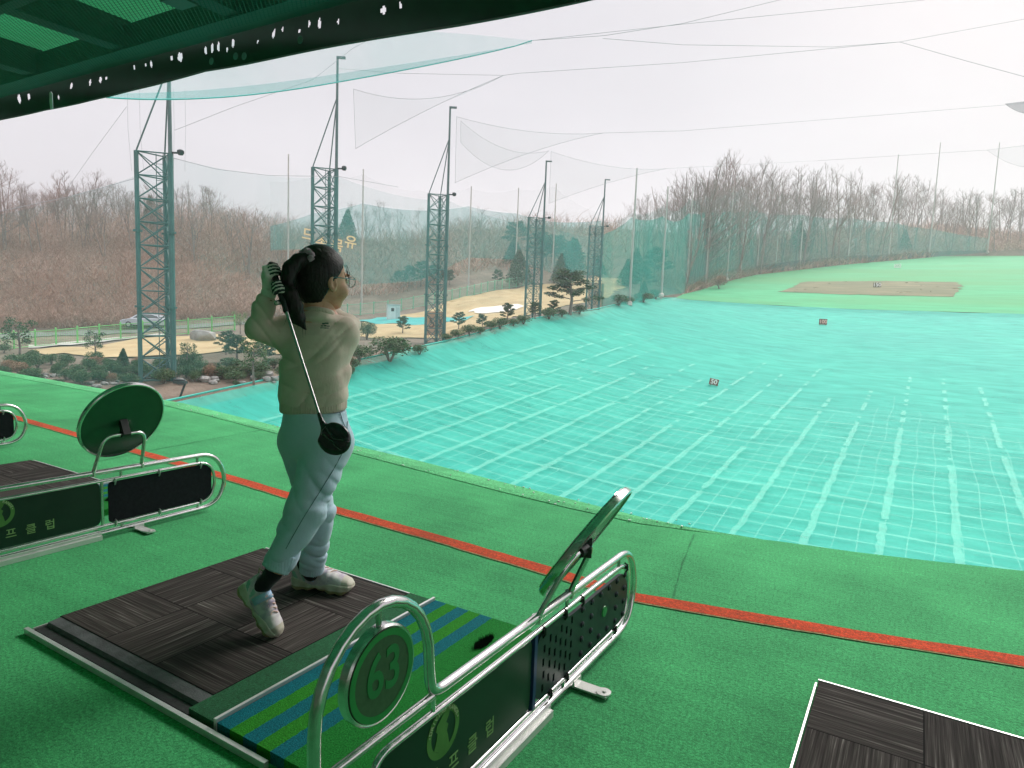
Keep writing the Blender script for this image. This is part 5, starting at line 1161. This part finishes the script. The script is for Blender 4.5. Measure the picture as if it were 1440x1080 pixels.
M_glove=fabric('white_glove_leather',[(.76,.66,.64),(.84,.74,.71)],30,.15); M_gdark=fabric('dark_glove_fabric',[(.020,.024,.024),(.035,.04,.04)],30,.15)
M_sole=mat_noise('cream_rubber_sole',[(.48,.43,.33),(.62,.58,.50)],14,4,.6); M_gum=mat_noise('tan_gum_outsole',[(.30,.23,.12),(.38,.30,.17)],14,4,.6)
M_upper=mat_noise('lilac_white_shoe_mesh',[(.36,.28,.42),(.60,.53,.57),(.72,.68,.66)],22,5,.65,bumps=.3,bscale=200,bdist=.002); M_strap=mat_plain('pale_blue_strap',(.36,.52,.72),.55); M_lace=mat_plain('peach_lace',(.70,.48,.40),.7); M_teal=mat_plain('mint_shoe_panel',(.30,.48,.42),.6)
# joints: right, away, up
sh=lambda px,py,D:L(px,py,D)
neckb=sh(447,442,2.51); pel=sh(443,600,2.50); chest=sh(445,500,2.50)
LS,LE,LW,LH=sh(402,463,2.49),sh(361,462,2.43),sh(377,415,2.42),sh(387,396,2.42)
RS,RE,RW,RH=sh(482,465,2.53),sh(492,458,2.73),sh(412,412,2.56),sh(399,408,2.46)
RHip,RK,RA=sh(463,622,2.46),sh(432,714,2.36),sh(384,806,2.28)
LHip,LK,LA=sh(424,620,2.52),sh(447,715,2.60),sh(438,806,2.66)
HC=sh(453,392,2.50); ph=R(42); FD=np.array([math.sin(ph),math.cos(ph),-.06]); FD/=np.linalg.norm(FD); SD=np.array([math.cos(ph),-math.sin(ph),0.]); UP=np.cross(SD,FD); AX=np.array([FD,SD,UP])
def H(f,s,u): return HC+FD*f+SD*s+UP*u
# ---- body: one continuous surface
b=SDF((-.34,-.40,-.0),(.26,.40,1.46),.0062)
b.add(b.ell(H(-.005,0,.012),(.080,.062,.086),AX)); b.add(b.ell(H(.022,0,-.050),(.044,.044,.050),AX),.02)
b.add(b.cap(H(-.02,0,-.07),neckb,.038,.046),.03)
b.add(b.cap(neckb,chest,.05,.09),.04); b.add(b.cap(chest,pel,.085,.085),.04)
b.add(b.chain([neckb-[0,0,.02],LS,LE,LW],[.05,.042,.032,.022]),.03); b.add(b.chain([neckb-[0,0,.02],RS,RE,RW],[.05,.042,.032,.022]),.03)
b.add(b.chain([pel,RHip,RK,RA],[.085,.07,.048,.032]),.03); b.add(b.chain([pel,LHip,LK,LA],[.085,.07,.048,.032]),.03)
b.mesh('body',M_skin,person)
# finer head with face
hd=SDF(HC-.16,HC+.16,.0036)
hd.add(hd.ell(H(-.008,0,.015),(.093,.0735,.098),AX)); hd.add(hd.ell(H(.036,0,-.045),(.056,.055,.062),AX),.03)
hd.add(hd.ell(H(.062,0,-.088),(.020,.022,.016),AX),.02)                      # chin
for s in(-1,1): hd.add(hd.ell(H(.060,s*.036,-.040),(.026,.026,.026),AX),.02)   # cheeks
hd.add(hd.cap(H(.088,0,.0),H(.100,0,-.030),.007,.010),.012); hd.add(hd.ell(H(.098,0,-.034),(.009,.014,.008),AX),.008)   # nose
hd.add(hd.ell(H(.086,0,-.060),(.010,.020,.005),AX),.006); hd.add(hd.ell(H(.084,0,-.069),(.010,.017,.006),AX),.006)       # lips
hd.add(hd.cap(H(.084,-.04,.022),H(.090,-.015,.025),.006,.006),.01); hd.add(hd.cap(H(.084,.04,.022),H(.090,.015,.025),.006,.006),.01)
for s in(-1,1): hd.sub(hd.ell(H(.092,s*.031,.002),(.014,.017,.010),AX),.01)
for s in(-1,1):                                                               # ears
    e=hd.ell(H(-.004,s*.076,-.018),(.019,.008,.031),np.array([FD*.96+UP*.2,SD,UP*.96-FD*.2])); e=-smin(-e,hd.ell(H(.0,s*.083,-.014),(.010,.006,.019),AX),.004); hd.add(e,.004)
hd.add(hd.cap(H(-.02,0,-.07),H(-.03,0,-.15),.037,.040),.025)
head=hd.mesh('face',M_skin,person,1)
M_eye=mat_plain('eye_white',(.75,.72,.70),.2); M_iris=mat_plain('dark_iris',(.02,.012,.008),.15)
for s in(-1,1):
    c=H(.083,s*.031,.002); Mx=Matrix(W2(np.array([[1,0,0],[0,1,0],[0,0,1.]]))).transposed()
    mb=MB(); k=[(.0115*math.sin(a),-.0115*math.cos(a)) for a in np.linspace(.02,3.12,9)]; mb.lathe(W2(c[None])[0],k,14); e=mb.build('eye',M_eye,head,smooth=True)
    mb=MB(); q=W2(H(.0925,s*.031,.002)[None])[0]; f_=Vector(W2(FD[None])[0]); u_=f_.orthogonal().normalized(); mb.lathe(q,[(.0058,0),(.004,.0018),(.0005,.0022)],12,Matrix((u_,f_.cross(u_),f_)).transposed()); mb.build('iris',M_iris,head,smooth=True)
# ---- hair: cap, scrunchie, ponytail
hr=SDF(HC-[.24,.22,.26],HC+[.15,.15,.16],.0042)
cap=smin(hr.ell(H(-.013,0,.020),(.101,.082,.103),AX),hr.ell(H(-.036,0,-.044),(.057,.058,.056),AX),.03)
pl=(hr.Pt-HC.astype(np.float32))@(FD*.80-UP*.60).astype(np.float32)-.012
pl2=np.maximum((hr.Pt-HC.astype(np.float32))@FD.astype(np.float32)+.016,-((hr.Pt-HC.astype(np.float32))@UP.astype(np.float32))-.150-(hr.Pt-HC.astype(np.float32))@FD.astype(np.float32)); pl=smin(pl,pl2.astype(np.float32),.03); cap=-smin(-cap,-pl,.012); low=(hr.Pt-HC.astype(np.float32))@(-UP).astype(np.float32)-.105; cap=-smin(-cap,-low,.01)
AN=sh(431,361,2.42); axn=(HC-AN)/np.linalg.norm(HC-AN); e_1=np.cross(axn,[0,0,1.]); e_1/=np.linalg.norm(e_1); e_2=np.cross(axn,e_1); sw=hr.Pt-AN.astype(np.float32); ang=np.arctan2(sw@e_1.astype(np.float32),sw@e_2.astype(np.float32)); cap=cap+.0011*np.sin(ang*52)+.0008*np.sin(ang*87+1)
hr.add(cap,0)
tail=[sh(432,361,2.42),sh(419,366,2.40),sh(409,377,2.385),sh(405,390,2.375),sh(404,400,2.37),sh(407,414,2.365),sh(413,431,2.365),sh(420,448,2.375),sh(430,464,2.39)]
tr=[.016,.022,.026,.024,.017,.027,.030,.022,.003]
dt=hr.chain(tail,tr,.012); q=hr.Pt-tail[5].astype(np.float32); dt=dt+.0010*np.sin(q[...,0]*620+q[...,2]*120)+.0008*np.sin(q[...,0]*900-q[...,1]*700+q[...,2]*60); hr.add(dt,.006)
hr.add(hr.chain([tail[4],sh(399,416,2.36),sh(403,436,2.36),sh(412,455,2.37)],[.010,.012,.010,.003]),.006)
hair=hr.mesh('hair',M_hair,person,1)
mb=MB(); rb=random.Random(6)
def strand(pts,r=.0007): mb.tube([w1_(p) for p in pts],[r]*(len(pts)-1)+[r*.4],3)
w1_=lambda v:W2(np.asarray(v)[None])[0]
for k in range(18,46):                                     # loose hairs at the nape, temple and along the tail
    if k<14: f0=-.02-.05*rb.random(); sd_=.045+.02*rb.random(); p=H(f0,sd_,-.085-.02*rb.random()); q=p+np.array([rb.uniform(-.01,.02),-.006,-.02-.03*rb.random()]); strand([p,(p+q)/2+np.array([.004,-.004,0]),q])
    elif k<26: p=H(.045+.02*rb.random(),.062,.03+.03*rb.random()); q=p+FD*.012-UP*(.03+.04*rb.random())+SD*.008; strand([p,(p+q)/2+SD*.006,q])
    else: t_=rb.randint(3,7); p=tail[t_]+np.array([rb.choice([-1,1])*.022,-.006,.0]); q=p+np.array([rb.uniform(-.014,.014),-.005,-.05-.03*rb.random()]); strand([p,(p+q)/2+np.array([rb.uniform(-.008,.008),0,0]),q])
for k in range(16): a=rb.uniform(-1,1); p=H(-.05+.09*rb.random(),.07*math.sin(a),.05+.062*math.cos(a)); q=p+UP*.010-FD*.03+SD*rb.uniform(-.01,.01); strand([p-UP*.01,(p+q)/2+UP*.004,q])
mb.build('loose_strands',M_hair,hair)
mb=MB(); c=sh(431,361,2.42); d_=(tail[1]-H(-.05,0,.05)); d_/=np.linalg.norm(d_); u_=np.cross(d_,[0,0,1.]); u_/=np.linalg.norm(u_); v_=np.cross(d_,u_); pts=[];rs=[]
for i in range(40):
    a=2*math.pi*i/40; pts.append(W2((c+(u_*math.cos(a)+v_*math.sin(a))*(.021+.003*math.sin(a*9))+d_*.004*math.sin(a*7))[None])[0]); rs.append(.0105+.003*math.sin(a*11+1))
mb.tube(pts,rs,9,closed=True); mb.build('scrunchie',M_scr,person,smooth=True)
# ---- glasses
M_gl=mat_plain('blue_grey_glasses_frame',(.10,.20,.24),.3); mb=MB()
w1=lambda v:W2(np.asarray(v)[None])[0]
for s in(-1,1):
    mb.tube([w1(H(.104+.0*s,s*.034+.024*math.cos(a),.0+.019*math.sin(a))) for a in np.linspace(0,6.283,24)[:-1]],.0015,5,closed=True)
    mb.tube([w1(H(.104,s*.058,.006)),w1(H(.092,s*.071,.008)),w1(H(.0,s*.080,.006)),w1(H(-.02,s*.078,-.006))],.0016,5)
mb.tube([w1(H(.104,-.010,.004)),w1(H(.107,0,.007)),w1(H(.104,.010,.004))],.0014,5); gl=mb.build('glasses',M_gl,person,smooth=True)
m=mat_net('clear_lens',(.75,.88,.90),.16)
for s in(-1,1): mb=MB(); mb.add([w1(H(.104,s*.034+.023*math.cos(a),.018*math.sin(a))) for a in np.linspace(0,6.283,24)[:-1]],[tuple(range(23))]); mb.build('lens',m,gl)
# ---- sweatshirt
t=SDF((-.34,-.24,.60),(.24,.42,1.24),.0045)
hemc=sh(441,566,2.50); mid=sh(441,520,2.50); upc=sh(445,478,2.51)
def tors(px,py,D,rx,ry): return (sh(px,py,D),rx,ry)
rows_=[tors(441,574,2.50,.120,.095),tors(441,557,2.50,.127,.106),tors(441,525,2.495,.122,.108),tors(443,495,2.495,.126,.106),tors(446,470,2.50,.114,.092),tors(447,454,2.51,.090,.072),tors(447,448,2.497,.074,.074),tors(447,443,2.490,.060,.063),tors(447,439,2.487,.052,.056)]
zs=np.array([r[0][2] for r in rows_]); 
fx=lambda k:np.interp(t.Z,zs,np.array([k(r) for r in rows_])).astype(np.float32)
cx,cyy,rx,ry=fx(lambda r:r[0][0]),fx(lambda r:r[0][1]),fx(lambda r:r[1]),fx(lambda r:r[2])
from math import pi
ux,uy=(t.X-cx)/rx,(t.Y-cyy)/ry; rr=(np.abs(ux)**2.3+np.abs(uy)**2.3)**(1/2.3); d0=(rr-1)*np.minimum(rx,ry); d0=np.maximum(d0,np.maximum(t.Z-zs[-1]-.004,zs[0]-t.Z)); t.add(d0.astype(np.float32)*.8,0)
cuff=LW+(LE-LW)*.28
t.add(t.chain([upc+[-.03,0,.005],LS+[.0,0,-.004],LE,],[.062,.054,.038]),.04)
t.add(t.cap(LS+[.02,0,-.035],LE+[.02,0,-.012],.054,.028),.035)
t.add(t.chain([LE,cuff],[.038,.033]),.02); t.add(t.cap(cuff+(LE-LW)*.10,cuff-(LE-LW)*.04,.042,.039),.008)
t.add(t.ell(LE+[-.006,-.008,-.010],(.028,.030,.030)),.012)
t.add(t.chain([upc+[.03,0,.0],RS,RE],[.060,.050,.040]),.04); t.add(t.chain([RE,RW+(RE-RW)*.2],[.040,.033]),.02)
t.add(t.cap(RS+[.0,.0,-.03],sh(480,520,2.52),.050,.026),.05)
# folds: drags running from the right hip up to the left shoulder, and rucks at the elbow and waist
crease=lambda u:(1-np.abs(np.sin(u)))**2.2
s1=(t.X*.80+t.Z*.60); s2=(-t.X*.60+t.Z*.80); wz=np.clip((1.13-t.Z)/.10,0,1)*np.clip((t.Z-.80)/.03,0,1)
mod=.55+.45*np.sin(s1*23+s2*9)*np.sin(t.X*14-t.Z*11+1)
t.d+=(.0150*crease(s2*30+.9*np.sin(s1*13)+.4)*wz*mod*np.clip((t.X+.12)/.14,0,1)+.0090*crease(s2*52+1.1*np.sin(s1*19+2))*wz*mod*np.clip((t.X+.02)/.1,0,1)+.0110*crease((t.X*.25+t.Z*.97)*34+.8*np.sin(t.X*21))*wz*np.clip((-.02-t.X)/.06,0,1)*mod).astype(np.float32)
t.d+=(.0075*crease(t.X*42+.6*np.sin(t.Z*40))*np.clip((.91-t.Z)/.06,0,1)*np.clip((t.Z-.815)/.02,0,1)*(.6+.4*np.sin(t.X*37+2))).astype(np.float32)
wl=np.exp(-((t.X-LE[0]-.02)/.055)**2); t.d+=(.0085*crease((t.X*.85+t.Z*.5)*62+.8*np.sin(t.Y*40+t.Z*20))*wl*(t.X<LS[0])).astype(np.float32)
wr=np.exp(-((t.X-RS[0]-.01)/.05)**2-((t.Z-RS[2]-.02)/.06)**2); t.d+=(.0075*crease((t.X*.75-t.Z*.65)*70)*wr).astype(np.float32)
nk=sh(448,441,2.490); t.sub(t.cap(nk+[0,0,.040],nk+[0,0,.10],.036,.05),.006)
pc=sh(453,460,2.38)
sweat=t.mesh('sweatshirt',M_sweat,person,1)
hb=SDF((-.2,-.16,.66),(.2,.2,.86),.0045); hz0,hz1=sh(441,576,2.5)[2],sh(441,561,2.5)[2]
ux,uy=(hb.X-hemc[0])/.1215,(hb.Y-hemc[1])/.0985; rr=(np.abs(ux)**2.3+np.abs(uy)**2.3)**(1/2.3); d0=(rr-1)*.10; d0=d0+.0016*np.sin(np.arctan2(uy,ux)*64); zt=np.abs(hb.Z-((hz0+hz1)/2+hb.X*.06))-(hz1-hz0)/2-.006; hb.add(-smin(-d0,-zt,.012),0); hb.mesh('hem_band',M_rib,person,1)
cb_=SDF(nk-.1,nk+.1,.004); q=cb_.Pt-(nk+[0,0,.002]).astype(np.float32); rad=np.sqrt(q[...,0]**2+q[...,1]**2); cb_.add(np.sqrt((rad-.050)**2+((q[...,2]+q[...,1]*.25)*.75)**2)-.009,0); cb_.mesh('collar_band',M_rib,person,1)
# small printed mark below the collar, laid on the back
def surf_y(sd,x,z):
    i=int(round((x-sd.lo[0])/sd.vx)); k=int(round((z-sd.lo[2])/sd.vx)); col=sd.d[i,:,k]; j=int(np.argmax(col<0)); return sd.lo[1]+sd.vx*(j-col[j]/(col[j]-col[j-1]+1e-9))
M_print=mat_plain('dark_green_print',(.06,.12,.085),.7); mb=MB(); pz=sh(453,458,2.4)
for (dx,dz,w_,h_) in [(-.006,.006,.010,.006),(.004,.008,.012,.005),(-.010,-.002,.008,.004),(.0,-.001,.009,.005),(.010,-.002,.008,.004),(-.004,-.009,.020,.003),(.010,-.009,.006,.003)]:
    vs=[]
    for a,c_ in((-1,-1),(1,-1),(1,1),(-1,1)): x=pz[0]+dx+a*w_/2; z=pz[2]+dz+c_*h_/2; vs.append(w1((x,surf_y(t,x,z)-.0018,z)))
    mb.add(vs,[(0,1,2,3)])
mb.build('print',M_print,sweat)
# ---- joggers
j=SDF((-.26,-.40,.06),(.20,.30,.80),.0047)
wt=sh(443,575,2.5)
j.add(j.cap(wt,pel-[0,0,.01],.108,.107,(1.06,.88,1)),0); j.add(j.chain([pel+[.02,0,-.02],RHip,RK,RA+(RK-RA)*.22],[.097,.088,.074,.058]),.04); j.add(j.chain([pel+[-.02,0,-.02],LHip,LK,LA+(LK-LA)*.22],[.097,.085,.070,.056]),.035)
j.add(j.ell(pel+[.01,-.045,-.03],(.10,.075,.085)),.04)
j.d=np.maximum(j.d,j.Z-wt[2]-.005)
rk=RK; kz=(j.Z-rk[2]); near=(j.Y<.02)
s2=j.X*.5+j.Z*.86; s3=-j.X*.55+j.Z*.83
legw=np.clip((.62-j.Z)/.1,0,1)*np.clip((j.Z-.12)/.05,0,1)
modj=.55+.45*np.sin(j.X*19+j.Z*13+j.Y*8)
j.d+=(.0140*crease(s3*27+.9*np.sin(j.X*15+j.Y*9))*legw*modj+.0100*crease(s2*36+1.2*np.sin(j.Y*14+j.X*11))*legw*modj).astype(np.float32)
ank=np.exp(-((j.Z-.20)/.055)**2); j.d+=(.0120*crease(j.Z*62+.7*np.sin(j.X*40+j.Y*15))*ank).astype(np.float32)
sea=np.exp(-((j.Z-.55)/.07)**2); j.d+=(.0130*crease((j.X*.8+j.Z*.6)*40+.5)*sea*np.clip(.5+(j.X+.02)*6,0,1)).astype(np.float32)
kn=np.exp(-((j.Z-RK[2]-.01)/.05)**2); j.d+=(.0130*crease((j.Z*.9-j.X*.45)*52)*kn*modj).astype(np.float32)
jog=j.mesh('joggers',M_jog,person,1)
def seam(sd,pts,mat,name,parent,r=.0016):
    mb=MB(); out=[]
    for (px,py) in pts:
        lo,hi=2.0,3.0; D=np.linspace(2.0,2.9,500); c=np.array([L(px,py,d) for d in D]); ii=((c-sd.lo)/sd.vx).round().astype(int); ok=np.all((ii>=0)&(ii<np.array(sd.d.shape)),axis=1); val=np.array([sd.d[tuple(i)] if o else 9 for i,o in zip(ii,ok)]); k=int(np.argmax(val<0.0025)); 
        if val[k]<.0025: out.append(w1(c[k]))
    if len(out)>1: mb.tube(out,r,5); return mb.build(name,mat,parent,smooth=True)
M_seam=mat_plain('blue_seam_thread',(.16,.25,.28),.9)
for pts in ([(489,592),(487,615),(480,640),(468,662),(455,683),(440,707),(425,731),(413,752),(402,772)],[(478,580),(482,592),(487,604)]):
    d=[]; 
    for (x0,y0),(x1,y1) in zip(pts[:-1],pts[1:]): d+=[(x0+(x1-x0)*i/6,y0+(y1-y0)*i/6) for i in range(6)]
    seam(j,d+[pts[-1]],M_seam,'seam',jog)
for A_,B_,nm in ((RA,RK,'right'),(LA,LK,'left')):
    c=SDF(A_-.13,A_+.13,.0042); ax=(B_-A_)/np.linalg.norm(B_-A_); p0=A_+ax*.018; p1=A_+ax*.072; dd=c.cap(p0,p1,.049,.051); q=(c.Pt-A_.astype(np.float32)); al=q@ax.astype(np.float32); dd=np.maximum(dd,np.maximum(.012-al,al-.078)); rad=np.arctan2(q[...,0],q[...,1]); dd+=.0016*np.sin(rad*34); c.add(dd,0); c.mesh('cuff',M_jog,jog,1)
# ---- socks and shoes
def frame(x,upv):
    x=np.array(x,float); x/=np.linalg.norm(x); z=np.array(upv,float); z-=x*(z@x); z/=np.linalg.norm(z); return np.array([x,np.cross(z,x),z])
def shoe(heel,toe,upv,ankle,label,side):
    A=frame(toe-heel,upv); Ln=float(np.linalg.norm(toe-heel)); k=Ln/.235
    root=bpy.data.objects.new('shoe',None); COL.objects.link(root); root.parent=person; root['label']=label
    def M(x,y,z): return heel+A[0]*x*k+A[1]*y*k+A[2]*z*k
    C=M(.118,0,.05)
    # sole
    s=SDF(C-.2,C+.2,.0036); q=((s.Pt-heel.astype(np.float32))@A.T.astype(np.float32))/k; x,y,z=q[...,0],q[...,1],q[...,2]
    hw=np.interp(x,[0,.02,.06,.10,.15,.19,.22,.235],[.026,.034,.036,.033,.042,.044,.032,.012]); yc=np.interp(x,[0,.1,.17,.235],[0,0,.004*side,.008*side])
    top=.030+.010*np.cos((x-.02)*40)*np.exp(-((x-.09)/.10)**2)+.010*np.exp(-((x-.0)/.03)**2); bot=.004*np.exp(-((x-.105)/.035)**2)*2+.020*np.clip((x-.19)/.045,0,1)**2
    inner=np.maximum(np.abs(y-yc)-hw,np.maximum(z-top,bot-z)); ends=np.maximum(x-.233,.002-x); dS=-smin(-inner,-ends,.012); dS=dS+.0018*np.sin(x*150)*(z<.02)
    s.add((dS*k).astype(np.float32)*.85,0)
    zq=lambda c:((c-heel)@A.T)/k
    s.mesh('sole',[M_sole,M_gum],root,1,tomat=lambda c:(zq(c)[:,2]<.012).astype(int))
    u=SDF(C-.2,C+.2,.0036); q=((u.Pt-heel.astype(np.float32))@A.T.astype(np.float32))/k; x,y,z=q[...,0],q[...,1],q[...,2]; yc=np.interp(x,[0,.1,.17,.235],[0,0,.004*side,.008*side])
    ht=np.interp(x,[.002,.03,.075,.11,.15,.19,.215,.235],[.098,.098,.092,.083,.066,.056,.048,.026]); hw=np.interp(x,[0,.02,.06,.10,.15,.19,.22,.232],[.020,.030,.032,.033,.039,.039,.028,.010])
    zc=.026; e=np.sqrt((np.abs((y-yc)/hw))**2.4+np.maximum((z-zc)/(ht-zc),0)**2.4+1e-9); dU=(e-1)*np.minimum(hw,ht-zc)*.7; dU=np.maximum(dU,np.maximum(zc-.006-z,np.maximum(x-.230,.004-x)))
    u.add((dU*k).astype(np.float32),0); 
    u.sub(u.cap(M(.045,0,.080),M(.035,0,.15),.026*k,.030*k),.006); 
    u.d+=(.0012*np.sin(x*260)*np.exp(-((x-.13)/.04)**2)).astype(np.float32)*(z>.05)
    u.mesh('upper',[M_upper,M_teal,M_sole,M_lace],root,1,tomat=lambda c:np.where(zq(c)[:,0]>.196,2,np.where((zq(c)[:,0]<.06)&(zq(c)[:,2]<.062)&(np.abs(np.sin(zq(c)[:,0]*90+zq(c)[:,2]*60))>.72),1,0)))
    mb=MB()
    for i in range(5):
        a=.092+i*.015; hh=np.interp(a,[.09,.16],[.088,.066]); pts=[w1(M(a+.006*math.sin(t_*3),.022*t_,hh-.010*t_*t_)) for t_ in np.linspace(-1,1,7)]; mb.tube(pts,.0022,5)
    mb.build('lace',M_lace,root,smooth=True)
    mb=MB(); n_=11; vs=[]
    for i in range(n_):
        t_=-1.05+2.1*i/(n_-1); yy=.0345*math.sin(t_*1.45); zz=.028+.062*math.cos(t_*1.35)
        for xx in (.078,.104): vs.append(w1(M(xx-.010*abs(t_),yy*1.06,zz+.002-(.004 if xx>.09 else 0))))
    mb.add(vs,[(2*i,2*i+2,2*i+3,2*i+1) for i in range(n_-1)]); st=mb.build('strap',M_strap,root,smooth=True); sm=st.modifiers.new('s','SOLIDIFY'); sm.thickness=.004
    mb=MB(); mb.tube([w1(M(.006,0,.092)),w1(M(-.008,0,.108)),w1(M(.008,0,.112))],.0035,6); mb.build('heel_tab',M_lace,root,smooth=True)
    k_=SDF(C-.2,C+.22,.0045); k_.add(k_.chain([M(.05,0,.05),M(.048,0,.085),ankle],[.026*k,.027*k,.033]),.01); k_.mesh('sock',M_sock,person,1)
shoe(sh(336,824,2.30),sh(386,901,2.262),np.array([.80,-.10,.60]),RA,'right trainer standing on its toe with the heel raised',1)
hl=sh(412,838,2.70); hl[2]=.032; to=sh(500,832,2.66); to[2]=.032
shoe(hl,to,np.array([0,0,1.]),LA,'left trainer flat on the mat',-1)
# ---- hands on the grip
bt=sh(381,371,2.42); hs=sh(451,589,2.10); gd=(hs-bt)/np.linalg.norm(hs-bt)
def hand(name,s0,palm,sign,mats,wrist):
    """fingers curl round the grip; palm = direction from the grip to the palm"""
    c=bt+gd*s0; palm=palm-gd*(palm@gd); palm/=np.linalg.norm(palm); tan=np.cross(gd,palm)*sign
    h=SDF(c-.12,c+.12,.0030); pc=c+palm*.023
    h.add(h.ell(pc,(.014,.027,.030),np.array([palm,tan,gd])),0); h.add(h.cap(pc+palm*.004+tan*-.01,wrist,.019,.019),.02)
    for i,(off,r,ex) in enumerate([(-.0235,.0064,3.3),(-.0085,.0073,3.7),(.0065,.0076,3.8),(.0205,.0070,3.4)]):
        pts=[]; R0=.0125+r
        for a in np.linspace(.55,ex,6): pts.append(c+gd*(off*.95-.002*a)+(palm*math.cos(a)+tan*math.sin(a))*R0)
        h.add(h.chain([pc+tan*.022+gd*off*.85]+pts,[r*1.25,r*1.1,r*1.06,r,r*.98,r*.92,r*.8],.003),.003)
    th=[pc-tan*.024+gd*.012,c-tan*.026+palm*.004+gd*.028,c-tan*.019-palm*.014+gd*.040,c-palm*.021+gd*.052-tan*.004]
    h.add(h.chain(th,[.010,.009,.008,.007],.004),.006)
    def tm(cc):
        q=cc-c; f=(q@palm); g_=q@gd; return ((f<.012)&(np.abs(((g_+.2)/.015)%1-.5)<.26)).astype(int)
    return h.mesh(name,mats,person,1,tomat=tm)
hand('left_glove',.045,np.array([-.85,.10,.15]),-1,[M_glove,M_gdark],LW)
hand('right_glove',.125,np.array([.55,.75,.1]),1,[M_glove,M_gdark],RW)
c_=SDF(LW-.09,LW+.09,.004); ax=(LW-LE)/np.linalg.norm(LW-LE); c_.add(c_.cap(LW-ax*.002,LW+ax*.022,.0265,.027),0); al=(c_.Pt-LW.astype(np.float32))@ax.astype(np.float32); c_.d=np.maximum(c_.d,np.maximum(-.004-al,al-.024)); c_.mesh('glove_cuff',M_glove,person,1)
mb=MB(); 
cw=LW-ax*.012; u_=np.cross(ax,[0,1.,0]); u_/=np.linalg.norm(u_); v_=np.cross(ax,u_); mb.tube([w1(cw+(u_*math.cos(a)+v_*math.sin(a))*.027) for a in np.linspace(0,6.283,20)[:-1]],.003,6,closed=True); mb.build('wristband',mat_plain('red_brown_band',(.20,.035,.03),.6),person,smooth=True)
# ---- golf club: held, so a thing of its own
club=thing('golf_club',GO+w1(bt),'black headed golf driver with a silver shaft hanging down the child\'s back','golf club')
def cl(v): return w1(np.asarray(v)-bt)
M_grip=mat_noise('black_rubber_grip',[(.010,.010,.011),(.022,.022,.024)],120,3,.75,bumps=.3,bscale=400); M_shaft=mat_noise('silver_shaft',[(.36,.35,.36),(.46,.45,.46)],20,3,.32,.95); M_head=mat_noise('black_club_head',[(.006,.006,.008),(.012,.012,.014)],10,3,.22,spec=.6); M_groove=mat_plain('grey_sole_line',(.10,.10,.10),.35,.6)
mb=MB(); Lc=float(np.linalg.norm(hs-bt)); mb.tube([cl(bt+gd*s_) for s_ in(-.002,.004,.012,.02,.13,.22)],[.010,.0135,.0135,.0115,.0108,.0082],12); mb.build('grip',M_grip,club,smooth=50)
mb=MB(); mb.tube([cl(bt+gd*s_) for s_ in(.215,Lc*.6,Lc-.012)],[.0058,.0050,.0044],10); mb.build('shaft',M_shaft,club,smooth=50)
mb=MB(); mb.tube([cl(bt+gd*s_) for s_ in(Lc-.02,Lc+.012)],[.0062,.0075],10); mb.build('ferrule',M_black,club,smooth=50)
hc=sh(470,617,2.085); hd_=SDF(hc-.09,hc+.09,.0028); e1=np.array([.82,-.15,-.50]); e1/=np.linalg.norm(e1); e3=np.array([-.10,-.93,.20]); e3-=e1*(e3@e1); e3/=np.linalg.norm(e3); e2=np.cross(e3,e1); AH=np.array([e1,e2,e3])
hd_.add(hd_.ell(hc,(.056,.050,.026),AH),0); q=(hd_.Pt-hc.astype(np.float32))@AH.T.astype(np.float32); hd_.d=-smin(-hd_.d,-(q[...,2]-.0155),.008); hd_.d=-smin(-hd_.d,-(-q[...,0]-.043),.008)
hd_.add(hd_.cap(hs,hc-e1*.036+e2*.004,.0075,.012),.016); hd_.d-= (.0014*np.exp(-((q[...,1]-.010-.25*q[...,0]**2*20)/.003)**2)*(q[...,2]>.008)).astype(np.float32)
def clubmesh(sd,name,mat):
    o=sd.mesh(name,mat,club,1); off=Vector(w1(bt)); 
    for v in o.data.vertices: v.co-=off
    return o
clubmesh(hd_,'club_head',M_head)
mb=MB()
for pts in ([(-.036,.016),(-.018,.008),(.004,.002),(.016,.008),(.030,.016)],[(-.036,-.002),(-.016,-.008),(.004,-.006),(.022,-.014),(.040,-.014)],[(-.040,.018),(-.042,.002),(-.036,-.010)]):
    mb.tube([cl(hc+e1*a+e2*b_+e3*.0172) for a,b_ in pts],.0016,5)
mb.build('sole_lines',M_groove,club,smooth=True)
# ------------------------------------------------------------------ air
HAZE=.0009
if HAZE>0:
    m=bpy.data.materials.new('pale_haze'); m.use_nodes=True; nt=m.node_tree; nt.nodes.clear(); o=N(nt,'ShaderNodeOutputMaterial'); v=N(nt,'ShaderNodeVolumePrincipled'); v.inputs['Density'].default_value=HAZE; v.inputs['Color'].default_value=(.95,.95,.97,1); v.inputs['Anisotropy'].default_value=.2
    nt.links.new(v.outputs[0],o.inputs['Volume']); mb=MB(); mb.box((-60,190,29),(440,500,92)); mb.build('haze',m,kind='stuff')
